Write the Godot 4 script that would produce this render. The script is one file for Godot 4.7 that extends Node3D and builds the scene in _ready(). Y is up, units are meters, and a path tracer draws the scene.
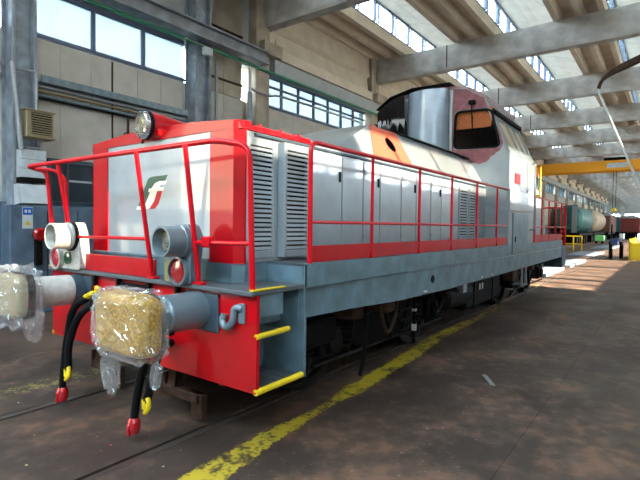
extends Node3D
# Diesel locomotive in a railway workshop. x = across the hall, -z = along the track away from the camera, y = up.

var M = {}
var taken = {}

# ------------------------------------------------------------------ naming helpers
func numbered(called):
	var n = taken.get(called, 0)
	taken[called] = n + 1
	return called if n == 0 else "%s_%03d" % [called, n]

func thing(called, label, category, at = Vector3.ZERO, group = ""):
	var o = Node3D.new()
	o.name = numbered(called)
	add_child(o)
	o.position = at
	o.set_meta("label", label)
	o.set_meta("category", category)
	if group: o.set_meta("group", group)
	return o

func tag(o, label, category, group = ""):
	o.set_meta("label", label)
	o.set_meta("category", category)
	if group: o.set_meta("group", group)
	return o

func struct_node(called):
	var o = Node3D.new()
	o.name = called
	add_child(o)
	o.set_meta("kind", "structure")
	return o

func obj(called, st, mat, parent = null):
	var o = MeshInstance3D.new()
	o.mesh = st if st is Mesh else st.commit()
	o.material_override = mat
	if parent == null:
		o.name = numbered(called)
		add_child(o)
	else:
		o.name = called
		parent.add_child(o, true)
	return o

func structure(called, st, mat):
	var o = MeshInstance3D.new()
	o.name = called
	o.mesh = st if st is Mesh else st.commit()
	o.material_override = mat
	add_child(o)
	o.set_meta("kind", "structure")
	return o

# ------------------------------------------------------------------ shape helpers
func sf():
	var st = SurfaceTool.new()
	st.begin(Mesh.PRIMITIVE_TRIANGLES)
	return st

func v3(st, p, n, uv = Vector2.ZERO):
	st.set_normal(n)
	st.set_uv(uv)
	st.add_vertex(p)

func tri(st, a, b, c):
	var n = (b - a).cross(c - a)
	if n.length_squared() < 1e-14: return
	n = n.normalized()
	v3(st, a, n); v3(st, c, n); v3(st, b, n)

func quad(st, a, b, c, d):
	# counter-clockwise seen from outside
	var n = (c - a).cross(d - b)
	if n.length_squared() < 1e-14: return
	n = n.normalized()
	v3(st, a, n); v3(st, c, n); v3(st, b, n)
	v3(st, a, n); v3(st, d, n); v3(st, c, n)

# chamfered box: centre c, size s
func box(st, c, s, bev = 0.0, b = Basis.IDENTITY):
	var h = s * 0.5
	if bev <= 0.0:
		var P = []
		for i in 8:
			P.append(c + b * Vector3(h.x * (1 if i & 1 else -1), h.y * (1 if i & 2 else -1), h.z * (1 if i & 4 else -1)))
		quad(st, P[1], P[3], P[7], P[5]); quad(st, P[0], P[4], P[6], P[2])
		quad(st, P[2], P[6], P[7], P[3]); quad(st, P[0], P[1], P[5], P[4])
		quad(st, P[4], P[5], P[7], P[6]); quad(st, P[0], P[2], P[3], P[1])
		return st
	var e = minf(bev, minf(h.x, minf(h.y, h.z)) * 0.9)
	var ax = [Vector3(1, 0, 0), Vector3(0, 1, 0), Vector3(0, 0, 1)]
	for k in 3:
		var u = (k + 1) % 3
		var w = (k + 2) % 3
		for s1 in [-1, 1]:
			var o = ax[k] * h[k] * s1
			var U = ax[u] * (h[u] - e)
			var W = ax[w] * (h[w] - e)
			var q = [o - U - W, o + U - W, o + U + W, o - U + W]
			if s1 < 0: q.reverse()
			quad(st, c + b * q[0], c + b * q[1], c + b * q[2], c + b * q[3])
		# edges parallel to axis k
		for su in [-1, 1]:
			for sw in [-1, 1]:
				var A = ax[u] * h[u] * su + ax[w] * (h[w] - e) * sw
				var B = ax[u] * (h[u] - e) * su + ax[w] * h[w] * sw
				var L = ax[k] * (h[k] - e)
				var q2 = [A - L, A + L, B + L, B - L]
				if su * sw > 0: q2.reverse()
				quad(st, c + b * q2[0], c + b * q2[1], c + b * q2[2], c + b * q2[3])
	for i in 8:
		var sx = 1 if i & 1 else -1
		var sy = 1 if i & 2 else -1
		var sz = 1 if i & 4 else -1
		var a1 = Vector3(h.x * sx, (h.y - e) * sy, (h.z - e) * sz)
		var b1 = Vector3((h.x - e) * sx, h.y * sy, (h.z - e) * sz)
		var c1 = Vector3((h.x - e) * sx, (h.y - e) * sy, h.z * sz)
		if sx * sy * sz > 0: tri(st, c + b * a1, c + b * b1, c + b * c1)
		else: tri(st, c + b * a1, c + b * c1, c + b * b1)
	return st

# box from lower corner to upper corner
func bx(st, x0, y0, z0, x1, y1, z1, bev = 0.0):
	return box(st, Vector3(x0 + x1, y0 + y1, z0 + z1) * 0.5, Vector3(absf(x1 - x0), absf(y1 - y0), absf(z1 - z0)), bev)

func nb(x0, y0, z0, x1, y1, z1, bev = 0.0):
	return bx(sf(), x0, y0, z0, x1, y1, z1, bev)

# polygon (Vector2, any winding) extruded: point = o + ux*x + uy*y, from 0 to depth vector dv
func extrude(st, poly, o, ux, uy, dv):
	var p = PackedVector2Array(poly)
	if Geometry2D.is_polygon_clockwise(p) : p.reverse()
	var flip = ux.cross(uy).dot(dv) < 0
	var idx = Geometry2D.triangulate_polygon(p)
	for i in range(0, idx.size(), 3):
		var t = [p[idx[i]], p[idx[i + 1]], p[idx[i + 2]]]
		if (t[1] - t[0]).cross(t[2] - t[0]) < 0: t = [t[0], t[2], t[1]]
		var q = []
		for k in 3: q.append(o + ux * t[k].x + uy * t[k].y)
		if flip:
			tri(st, q[0], q[1], q[2]); tri(st, q[0] + dv, q[2] + dv, q[1] + dv)
		else:
			tri(st, q[0], q[2], q[1]); tri(st, q[0] + dv, q[1] + dv, q[2] + dv)
	for i in p.size():
		var a = o + ux * p[i].x + uy * p[i].y
		var b = o + ux * p[(i + 1) % p.size()].x + uy * p[(i + 1) % p.size()].y
		if flip: quad(st, a, a + dv, b + dv, b)
		else: quad(st, a, b, b + dv, a + dv)
	return st

# section in (x, y) extruded along z from z0 to z1
func exz(st, poly, z0, z1):
	return extrude(st, poly, Vector3(0, 0, z0), Vector3.RIGHT, Vector3.UP, Vector3(0, 0, z1 - z0))
# section in (z, y) extruded along x
func exx(st, poly, x0, x1):
	return extrude(st, poly, Vector3(x0, 0, 0), Vector3(0, 0, 1), Vector3.UP, Vector3(x1 - x0, 0, 0))
# plan in (x, z) extruded upwards
func exy(st, poly, y0, y1):
	return extrude(st, poly, Vector3(0, y0, 0), Vector3.RIGHT, Vector3(0, 0, 1), Vector3(0, y1 - y0, 0))

func frames(pts):
	var out = []
	var up = Vector3.UP
	for i in pts.size():
		var t = ((pts[mini(i + 1, pts.size() - 1)] - pts[maxi(i - 1, 0)])).normalized()
		if i == 0:
			up = Vector3.UP if absf(t.y) < 0.9 else Vector3.RIGHT
		var s = t.cross(up).normalized()
		up = s.cross(t).normalized()
		out.append([s, up, t])
	return out

func tube(st, pts, r, sides = 8):
	var fr = frames(pts)
	var n = pts.size()
	for i in n - 1:
		for k in sides:
			var q = []
			var nn = []
			for c in [[i, k], [i, k + 1], [i + 1, k + 1], [i + 1, k]]:
				var a = TAU * c[1] / sides
				var d = fr[c[0]][0] * cos(a) + fr[c[0]][1] * sin(a)
				var rr = r[c[0]] if r is Array else r
				nn.append(d); q.append(pts[c[0]] + d * rr)
			for j in [0, 1, 2, 0, 2, 3]: v3(st, q[j], nn[j])
	for e in [0, n - 1]:
		var rr2 = r[e] if r is Array else r
		for k in sides:
			var a0 = TAU * k / sides
			var a1 = TAU * (k + 1) / sides
			var p0 = pts[e] + (fr[e][0] * cos(a0) + fr[e][1] * sin(a0)) * rr2
			var p1 = pts[e] + (fr[e][0] * cos(a1) + fr[e][1] * sin(a1)) * rr2
			if e == 0: tri(st, pts[e], p1, p0)
			else: tri(st, pts[e], p0, p1)
	return st

# smooth curve through points
func curve(pts, steps = 6):
	var out = []
	var n = pts.size()
	for i in n - 1:
		var p0 = pts[maxi(i - 1, 0)]
		var p3 = pts[mini(i + 2, n - 1)]
		for k in steps:
			out.append(pts[i].cubic_interpolate(pts[i + 1], p0, p3, float(k) / steps))
	out.append(pts[n - 1])
	return out

# rounded corners for a handrail path
func rounded(pts, rad, steps = 5):
	var out = [pts[0]]
	for i in range(1, pts.size() - 1):
		var a = pts[i] + (pts[i - 1] - pts[i]).normalized() * minf(rad, pts[i].distance_to(pts[i - 1]) * 0.49)
		var b = pts[i] + (pts[i + 1] - pts[i]).normalized() * minf(rad, pts[i].distance_to(pts[i + 1]) * 0.49)
		for k in steps + 1:
			var t = float(k) / steps
			out.append(a.lerp(pts[i], t).lerp(pts[i].lerp(b, t), t))
	out.append(pts[-1])
	return out

# profile of [radius, height] turned round axis
func lathe(st, prof, o, axis, sides = 20, closed = true):
	axis = axis.normalized()
	var s = axis.cross(Vector3.UP if absf(axis.y) < 0.9 else Vector3.RIGHT).normalized()
	var u = axis.cross(s).normalized()
	for i in prof.size() - 1:
		var a = prof[i]
		var b = prof[i + 1]
		var sl = Vector2(b[1] - a[1], a[0] - b[0])
		if sl.length() < 1e-9: continue
		sl = sl.normalized()
		for k in sides:
			var c0 = s * cos(TAU * k / sides) + u * sin(TAU * k / sides)
			var c1 = s * cos(TAU * (k + 1) / sides) + u * sin(TAU * (k + 1) / sides)
			var n0 = (c0 * sl.x + axis * sl.y).normalized()
			var n1 = (c1 * sl.x + axis * sl.y).normalized()
			var p = [o + c0 * a[0] + axis * a[1], o + c1 * a[0] + axis * a[1], o + c1 * b[0] + axis * b[1], o + c0 * b[0] + axis * b[1]]
			var nn = [n0, n1, n1, n0]
			for j in [0, 2, 1, 0, 3, 2]: v3(st, p[j], nn[j])
	return st

func cyl(st, a, b, r, sides = 16):
	var L = a.distance_to(b)
	var e = minf(r * 0.12, L * 0.2)
	return lathe(st, [[0.0, 0.0], [r - e, 0.0], [r, e], [r, L - e], [r - e, L], [0.0, L]], a, b - a, sides)

# flat sheet with holes: outer and holes are arrays of Vector2; thickness vector dv
func sheet(st, outer, holes, o, ux, uy, dv, step = 0.08, both = true, fill = 0.0):
	var dense = func(poly):
		var r = PackedVector2Array()
		for i in poly.size():
			var a = poly[i]
			var b = poly[(i + 1) % poly.size()]
			var n = maxi(1, int(ceil(a.distance_to(b) / step)))
			for k in n: r.append(a.lerp(b, float(k) / n))
		return r
	var O = dense.call(outer)
	var H = []
	var pts = PackedVector2Array(O)
	for h in holes:
		var d = dense.call(h)
		H.append(d)
		pts.append_array(d)
	if fill > 0.0:
		var lo = Vector2(1e9, 1e9)
		var hi = -lo
		for p in O: lo = lo.min(p); hi = hi.max(p)
		var gy = lo.y + fill * .5
		var row = 0
		while gy < hi.y:
			var gx = lo.x + fill * (.5 if row % 2 else .25)
			while gx < hi.x:
				var p = Vector2(gx, gy)
				var ok = Geometry2D.is_point_in_polygon(p, O)
				for h in H:
					if Geometry2D.is_point_in_polygon(p, h): ok = false
				if ok:
					for q in pts:
						if q.distance_squared_to(p) < fill * fill * .2: ok = false; break
				if ok: pts.append(p)
				gx += fill
			gy += fill * .866
			row += 1
	var idx = Geometry2D.triangulate_delaunay(pts)
	var flip = ux.cross(uy).dot(dv) < 0
	for i in range(0, idx.size(), 3):
		var t = [pts[idx[i]], pts[idx[i + 1]], pts[idx[i + 2]]]
		var m = (t[0] + t[1] + t[2]) / 3.0
		if absf((t[1] - t[0]).cross(t[2] - t[0])) < 1e-9: continue
		if not Geometry2D.is_point_in_polygon(m, O): continue
		var inside = false
		for h in H:
			if Geometry2D.is_point_in_polygon(m, h): inside = true
		if inside: continue
		if (t[1] - t[0]).cross(t[2] - t[0]) < 0: t = [t[0], t[2], t[1]]
		var q = []
		for k in 3: q.append(o + ux * t[k].x + uy * t[k].y)
		if flip:
			tri(st, q[0] + dv, q[2] + dv, q[1] + dv)
			if both: tri(st, q[0], q[1], q[2])
		else:
			tri(st, q[0] + dv, q[1] + dv, q[2] + dv)
			if both: tri(st, q[0], q[2], q[1])
	var rims = [O]
	rims.append_array(H)
	for rm in rims:
		for i in rm.size():
			var a2 = o + ux * rm[i].x + uy * rm[i].y
			var b2 = o + ux * rm[(i + 1) % rm.size()].x + uy * rm[(i + 1) % rm.size()].y
			quad(st, a2, b2, b2 + dv, a2 + dv)
	return st

func circle2(c, r, n = 20):
	var out = []
	for k in n: out.append(c + Vector2(cos(TAU * k / n), sin(TAU * k / n)) * r)
	return out

func round_poly(pts, rad, steps = 4):
	var out = []
	var n = pts.size()
	for i in n:
		var p = pts[i]
		var a = p + (pts[(i - 1 + n) % n] - p).normalized() * rad
		var b = p + (pts[(i + 1) % n] - p).normalized() * rad
		for k in steps + 1:
			var t = float(k) / steps
			out.append(a.lerp(p, t).lerp(p.lerp(b, t), t))
	return out

func blob(st, c, rad, e, amp, freq, sd, nu = 40, nv = 26, b = Basis.IDENTITY):
	var nz = FastNoiseLite.new()
	nz.seed = sd
	nz.frequency = freq
	nz.fractal_octaves = 3
	var spow = func(x, p): return signf(x) * pow(absf(x), p)
	var G = []
	for j in nv + 1:
		var row = []
		var ph = -PI / 2 + PI * j / nv
		for i in nu:
			var th = TAU * i / nu
			var p = Vector3(spow.call(cos(ph), e) * spow.call(cos(th), e), spow.call(cos(ph), e) * spow.call(sin(th), e), spow.call(sin(ph), e))
			p = Vector3(p.x * rad.x, p.y * rad.y, p.z * rad.z)
			var k = 1.0 + amp * (absf(nz.get_noise_3dv(p)) * 2.0 - 0.5)
			row.append(c + b * (p * k))
		G.append(row)
	for j in nv:
		for i in nu:
			var i2 = (i + 1) % nu
			tri(st, G[j][i], G[j][i2], G[j + 1][i2])
			tri(st, G[j][i], G[j + 1][i2], G[j + 1][i])
	return st

# ------------------------------------------------------------------ materials
func noise_tex(freq, lo, hi, sd, octaves = 4, size = 512, warm = 0.0):
	var n = FastNoiseLite.new()
	n.noise_type = FastNoiseLite.TYPE_SIMPLEX_SMOOTH
	n.seed = sd
	n.frequency = freq
	n.fractal_octaves = octaves
	var im = n.get_seamless_image(size, size)
	im.convert(Image.FORMAT_L8)
	var d = im.get_data()
	var out = PackedByteArray()
	out.resize(d.size() * 3)
	var lut = []
	for i in 256: lut.append([int(255 * clampf(lerpf(lo, hi, i / 255.0), 0, 1)), int(255 * clampf(lerpf(lo - warm, hi, i / 255.0), 0, 1)), int(255 * clampf(lerpf(lo - 2 * warm, hi, i / 255.0), 0, 1))])
	for i in d.size():
		var c = lut[d[i]]
		out[3 * i] = c[0]; out[3 * i + 1] = c[1]; out[3 * i + 2] = c[2]
	return ImageTexture.create_from_image(Image.create_from_data(size, size, false, Image.FORMAT_RGB8, out))

func mat(c, rough = 0.6, metal = 0.0, tex = null, scale = 1.0, coat = 0.0):
	var m = StandardMaterial3D.new()
	m.albedo_color = c
	m.roughness = rough
	m.metallic = metal
	if tex != null:
		m.albedo_texture = tex
		m.uv1_triplanar = true
		m.uv1_world_triplanar = true
		m.uv1_scale = Vector3.ONE * scale
	if coat > 0.0:
		m.clearcoat_enabled = true
		m.clearcoat = coat
		m.clearcoat_roughness = 0.06
	return m

func glass(c, a, rough = 0.03):
	var m = StandardMaterial3D.new()
	m.albedo_color = Color(c.r, c.g, c.b, a)
	m.transparency = BaseMaterial3D.TRANSPARENCY_ALPHA
	m.roughness = rough
	m.cull_mode = BaseMaterial3D.CULL_DISABLED
	return m

func make_materials():
	var grime = noise_tex(0.008, 0.72, 1.0, 3, 5, 512, 0.02)
	var fine = noise_tex(0.03, 0.82, 1.0, 5, 4)
	var blot = noise_tex(0.006, 0.6, 1.05, 9, 5, 512, 0.02)
	var faint = noise_tex(0.008, 0.9, 1.0, 12, 3)
	M.concrete = mat(Color(0.74, 0.69, 0.62), 0.9, 0, grime, 0.25)
	M.beam = mat(Color(0.80, 0.80, 0.79), 0.9, 0, grime, 0.3)
	M.trough = mat(Color(0.86, 0.81, 0.73), 0.9, 0, faint, 0.3)
	M.panel = mat(Color(0.76, 0.74, 0.70), 0.85, 0, faint, 0.4)
	M.panel_smooth = mat(Color(0.66, 0.68, 0.68), 0.8, 0, faint, 0.3)
	M.wainscot = mat(Color(0.36, 0.44, 0.52), 0.5, 0, grime, 0.5)
	M.steel_column = mat(Color(0.62, 0.67, 0.72), 0.5, 0.1, grime, 0.6)
	M.girder = mat(Color(0.58, 0.60, 0.63), 0.6, 0.1, grime, 0.4)
	M.win_frame = mat(Color(0.33, 0.38, 0.46), 0.5, 0.1)
	M.green = mat(Color(0.10, 0.45, 0.33), 0.5)
	M.shell = mat(Color(0.92, 0.92, 0.90), 0.7, 0, faint, 0.4)
	M.shell.backlight = Color(0.5, 0.5, 0.5)
	M.pane = glass(Color(0.86, 0.95, 0.98), 0.03)
	M.pane_dimming = glass(Color(0.70, 0.68, 0.62), 0.48)  # half-opaque glass added to weaken the sun reaching the cab
	M.pane_roof = glass(Color(0.70, 0.80, 0.84), 0.30)
	M.windscreen = glass(Color(0.05, 0.05, 0.05), 0.06)
	M.windscreen.metallic_specular = 0.12
	M.pane_wall = glass(Color(0.60, 0.80, 0.86), 0.80)
	M.floor_far = mat(Color(0.35, 0.272, 0.228), 0.55, 0, blot, 0.35)
	M.yard = mat(Color(0.62, 0.60, 0.56), 0.9, 0, grime, 0.1)
	M.rail = mat(Color(0.42, 0.38, 0.35), 0.35, 0.7, fine, 2.0)
	M.groove = mat(Color(0.10, 0.09, 0.08), 0.95)
	M.red = mat(Color(0.68, 0.0, 0.055), 0.4, 0, faint, 0.7, 0.35)
	M.red.metallic_specular = 0.3
	M.red_rail = mat(Color(0.72, 0.0, 0.075), 0.35, 0, null, 1, 0.3)
	M.red_rail.metallic_specular = 0.3
	M.hood = mat(Color(0.58, 0.62, 0.64), 0.3, 0.15, faint, 0.6, 0.9)
	M.frame = mat(Color(0.40, 0.51, 0.56), 0.4, 0.05, grime, 0.7, 0.4)
	M.frame_dark = mat(Color(0.24, 0.31, 0.36), 0.5, 0.05, grime, 0.8)
	M.tread = mat(Color(0.34, 0.37, 0.39), 0.55, 0.3, fine, 3.0)
	M.yellow = mat(Color(0.88, 0.76, 0.05), 0.5, 0, fine, 1.5)
	M.black = mat(Color(0.05, 0.05, 0.055), 0.6)
	M.under = mat(Color(0.075, 0.07, 0.068), 0.65, 0.1, blot, 1.2)
	M.under2 = mat(Color(0.11, 0.10, 0.09), 0.6, 0.2, blot, 1.5)
	M.wheel = mat(Color(0.11, 0.105, 0.10), 0.45, 0.5, fine, 2.0)
	M.rust = mat(Color(0.33, 0.20, 0.13), 0.85, 0.1, blot, 2.0)
	M.brown_steel = mat(Color(0.30, 0.23, 0.19), 0.7, 0.2, blot, 2.0)
	M.rubber = mat(Color(0.07, 0.075, 0.08), 0.5)
	M.chrome = mat(Color(0.75, 0.76, 0.78), 0.15, 0.9)
	M.reflector = mat(Color(0.70, 0.66, 0.52), 0.2, 0.8)
	M.white_paint = mat(Color(0.76, 0.75, 0.72), 0.45, 0, fine, 1.0)
	M.lens_red = mat(Color(0.62, 0.05, 0.08), 0.12, 0, null, 1, 1.0)
	M.lens_green = mat(Color(0.04, 0.30, 0.20), 0.12, 0, null, 1, 1.0)
	M.lamp_glass = glass(Color(0.9, 0.93, 0.9), 0.08)
	M.grey_paint = mat(Color(0.36, 0.43, 0.46), 0.35, 0.05, faint, 1.0, 0.6)
	M.orange = mat(Color(0.80, 0.36, 0.25), 0.6, 0, faint, 1.0)
	M.orange_paper = mat(Color(0.80, 0.44, 0.20), 0.8, 0, fine, 1.0)
	M.gate = mat(Color(0.26, 0.30, 0.34), 0.6, 0, grime, 0.5)  # dark tone of the unseen leaves added to cut light on the nose
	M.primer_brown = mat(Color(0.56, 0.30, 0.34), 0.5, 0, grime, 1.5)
	M.glass_brown = mat(Color(0.70, 0.60, 0.46), .35)
	M.primer = mat(Color(0.52, 0.50, 0.27), 0.6, 0, grime, 2.0)
	M.cab_primer = mat(Color(0.62, 0.50, 0.51), 0.5, 0, faint, 1.0)
	M.grease = mat(Color(0.72, 0.56, 0.12), 0.3, 0, noise_tex(0.05, 0.40, 1.15, 21, 5, 256, 0.05), 3.0)
	M.film = glass(Color(0.92, 0.93, 0.93), 0.07, 0.07)
	M.dark_film = mat(Color(0.09, 0.06, 0.06), 0.5, 0, fine, 2.0)
	M.pale_film = glass(Color(0.85, 0.85, 0.85), 0.6, 0.3)
	M.fairing = mat(Color(0.62, 0.68, 0.74), 0.25, 0.25, faint, 0.8, 0.6)
	M.cab_lining = mat(Color(0.42, 0.31, 0.22), 0.8, 0, grime, 1.5)
	M.cab_inside = mat(Color(0.11, 0.07, 0.05), 0.8)
	M.galv = mat(Color(0.62, 0.64, 0.66), 0.4, 0.6, fine, 1.5)
	M.heater = mat(Color(0.62, 0.56, 0.44), 0.6, 0, fine, 1.5)
	M.cabinet = mat(Color(0.78, 0.81, 0.82), 0.5, 0, faint, 1.0)
	M.tray = mat(Color(0.50, 0.58, 0.62), 0.5, 0.2, grime, 1.0)
	M.crane_yellow = mat(Color(0.90, 0.62, 0.08), 0.5)
	M.teal = mat(Color(0.05, 0.42, 0.40), 0.5, 0, grime, 0.4)
	M.beige = mat(Color(0.72, 0.64, 0.52), 0.6, 0, grime, 0.4)
	M.brown = mat(Color(0.45, 0.30, 0.24), 0.7, 0, grime, 0.4)
	M.wagon_red = mat(Color(0.42, 0.12, 0.10), 0.7, 0, grime, 0.4)
	M.blue_van = mat(Color(0.15, 0.62, 0.66), 0.6)
	M.sun_pale = mat(Color(0.52, 0.57, 0.63), 0.6, 0, faint, 0.4)  # sun on the floor between the rails, put in as a pale colour
	M.glass_dark = mat(Color(0.16, 0.20, 0.24), 0.08, 0.0, null, 1, 0.6)
	M.logo_green = mat(Color(0.02, 0.27, 0.20), 0.4)
	M.logo_white = mat(Color(0.88, 0.86, 0.78), 0.4)
	M.sign_blue = mat(Color(0.10, 0.32, 0.68), 0.5)
	M.light_green = mat(Color(0.45, 0.80, 0.50), 0.6)
	M.jacket = mat(Color(0.16, 0.24, 0.42), 0.8)
	M.beacon = mat(Color(0.95, 0.45, 0.05), 0.3)
	for k in ["under", "under2", "wheel", "rubber", "black", "groove", "brown_steel", "dark_film", "cab_inside"]: M[k].metallic_specular = 0.2
	M.floor_near = floor_material()

func seg_dist(p, a, b):
	var t = clampf((p - a).dot(b - a) / (b - a).length_squared(), 0, 1)
	return p.distance_to(a.lerp(b, t))

# concrete floor, x -2.6 .. 5.4, z 3.2 .. -12.8, with the worn yellow lines, oil stains and paint spots
func floor_material():
	var w = 1024
	var h = 2048
	var n1 = FastNoiseLite.new(); n1.seed = 4; n1.frequency = 0.0075; n1.fractal_octaves = 5
	var n2 = FastNoiseLite.new(); n2.seed = 8; n2.frequency = 0.038; n2.fractal_octaves = 4
	var n3 = FastNoiseLite.new(); n3.seed = 15; n3.frequency = 0.16; n3.fractal_octaves = 3
	var i1 = n1.get_image(w, h); var i2 = n2.get_image(w, h); var i3 = n3.get_image(w, h)
	i1.convert(Image.FORMAT_L8); i2.convert(Image.FORMAT_L8); i3.convert(Image.FORMAT_L8)
	var d1 = i1.get_data(); var d2 = i2.get_data(); var d3 = i3.get_data()
	var out = PackedByteArray(); out.resize(w * h * 3)
	var c0 = Color(0.19, 0.145, 0.12)
	var c1 = Color(0.38, 0.30, 0.25)
	var rusty = Color(0.42, 0.29, 0.22)
	var yel = Color(0.66, 0.58, 0.13)
	# centre line of the yellow stripe: z, x, half width, wear
	var S = [[3.2, 1.55, .13, .2], [0.3, 1.32, .13, .12], [-.35, 1.25, .10, .2], [-0.75, 1.24, .07, .32], [-1.0, 1.235, .05, .42], [-1.3, 1.22, .06, .36], [-1.65, 1.19, .10, .2], [-3.2, 1.08, .11, .2], [-4.4, 0.95, .10, .3], [-6.3, .93, .09, .5], [-9.0, .80, .09, .62], [-12.8, .60, .09, .7]]
	for y in h:
		var z = 3.2 - 16.0 * (y + 0.5) / h
		var sx = 0.0; var sw = 0.1; var wear = 0.3
		for k in S.size() - 1:
			if z <= S[k][0] and z >= S[k + 1][0]:
				var t = (z - S[k][0]) / (S[k + 1][0] - S[k][0])
				sx = lerpf(S[k][1], S[k + 1][1], t); sw = lerpf(S[k][2], S[k + 1][2], t); wear = lerpf(S[k][3], S[k + 1][3], t)
		for x in w:
			var X = -2.6 + 8.0 * (x + 0.5) / w
			var i = y * w + x
			var a = d1[i] / 255.0; var b = d2[i] / 255.0; var f = d3[i] / 255.0
			var c = c0.lerp(c1, clampf((a - 0.3) * 1.3 + (b - 0.5) * 0.7 + (f - 0.5) * 0.35, 0, 1))
			c = c.lerp(rusty, clampf((b + a - 1.12) * 1.6, 0, 0.5))
			var e = absf(X - sx) + (b - 0.5) * 0.10 + (f - 0.5) * 0.05
			if e < sw:
				c = c.lerp(yel, clampf((f * 0.35 + b * 0.55 + a * 0.3 - 0.27 - wear * 0.60) * 4.5, 0.0, 0.92))
			var e2 = absf(X + 1.37) + (b - 0.5) * 0.2
			if e2 < 0.14 and (f * 0.5 + b * 0.5) > 0.52: c = c.lerp(Color(0.55, 0.53, 0.25), 0.6)
			if f > 0.80 and b > 0.5 and X > 1.3 and X < 2.6: c = c.lerp(Color(0.62, 0.62, 0.60), 0.5)
			out[3 * i] = int(c.r * 255); out[3 * i + 1] = int(c.g * 255); out[3 * i + 2] = int(c.b * 255)
	var im = Image.create_from_data(w, h, false, Image.FORMAT_RGB8, out)
	var rng = RandomNumberGenerator.new(); rng.seed = 77
	for k in 26:
		var px = int((rng.randf_range(-1.2, 1.0) + 2.6) / 8.0 * w)
		var pz = int((3.2 - rng.randf_range(-0.2, 1.1)) / 16.0 * h)
		im.fill_rect(Rect2i(px, pz, rng.randi_range(1, 3), rng.randi_range(1, 2)), [Color(0.72, 0.22, 0.26), Color(0.7, 0.68, 0.62), Color(0.66, 0.6, 0.3)][k % 3])
	var m = StandardMaterial3D.new()
	m.albedo_texture = ImageTexture.create_from_image(im)
	m.roughness = 0.5
	var rt = noise_tex(0.01, 0.55, 1.0, 31, 5)
	m.roughness_texture = rt
	m.roughness = 0.75
	return m

# ------------------------------------------------------------------ scene
func _ready():
	# camera
	var yaw = deg_to_rad(36.35)
	var pitch = deg_to_rad(-1.73)
	var roll = deg_to_rad(0.70)
	var F = Vector3(-sin(yaw) * cos(pitch), sin(pitch), -cos(yaw) * cos(pitch))
	var R0 = Vector3(cos(yaw), 0, -sin(yaw))
	var U0 = R0.cross(F)
	var R = R0 * cos(roll) + U0 * sin(roll)
	var U = U0 * cos(roll) - R0 * sin(roll)
	var cam = Camera3D.new()
	cam.name = "camera"
	add_child(cam)
	cam.fov = rad_to_deg(2.0 * atan(240.0 / 473.5))
	cam.transform = Transform3D(Basis(R, U, -F), Vector3(3.683, 1.633, 2.310))
	cam.far = 400
	cam.current = true
	# sky and exposure
	var env = Environment.new()
	var sky = Sky.new()
	var sm = ProceduralSkyMaterial.new()
	sm.sky_top_color = Color(0.78, 0.88, 0.95)
	sm.sky_horizon_color = Color(0.93, 0.95, 0.96)
	sm.ground_horizon_color = Color(0.80, 0.80, 0.78)
	sm.ground_bottom_color = Color(0.55, 0.54, 0.52)
	sm.sky_energy_multiplier = 6.5
	sm.ground_energy_multiplier = 4.0
	sky.sky_material = sm
	env.background_mode = Environment.BG_SKY
	env.sky = sky
	env.tonemap_mode = Environment.TONE_MAPPER_LINEAR
	env.tonemap_exposure = 0.42
	env.sdfgi_enabled = true
	env.ssao_enabled = true
	env.ssil_enabled = true
	var we = WorldEnvironment.new()
	we.name = "world_environment"
	we.environment = env
	add_child(we)
	# sun from beyond the hall's +x wall
	var sun = DirectionalLight3D.new()
	sun.name = "sun"
	add_child(sun)
	sun.look_at_from_position(Vector3(1.0, 0.5, 0.025) * 50.0, Vector3.ZERO)
	sun.light_color = Color(1.0, 0.93, 0.82)
	sun.light_energy = 58.0
	sun.light_angular_distance = 0.6
	sun.shadow_enabled = true
	make_materials()
	build_hall()
	build_loco()
	build_loose()
	build_wall_fittings()
	build_far()

const WX = -6.2     # inner face of the wall behind the locomotive
const EX = 9.5      # inner face of the opposite wall
const Z0 = 9.0      # end wall behind the camera
const Z1 = -105.0   # far end wall
var beam_z = []

func slab(x0, z0, x1, z1, y0, y1, near):
	# floor slab with uv laid out by floor position
	var st = sf()
	bx(st, x0, y0, z0, x1, y1, z1)
	if not near: return st
	var arr = st.commit_to_arrays()
	var vs = arr[Mesh.ARRAY_VERTEX]
	var uv = PackedVector2Array()
	for p in vs: uv.append(Vector2((p.x + 2.6) / 8.0, (3.2 - p.z) / 16.0))
	arr[Mesh.ARRAY_TEX_UV] = uv
	var am = ArrayMesh.new()
	am.add_surface_from_arrays(Mesh.PRIMITIVE_TRIANGLES, arr)
	return am

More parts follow.
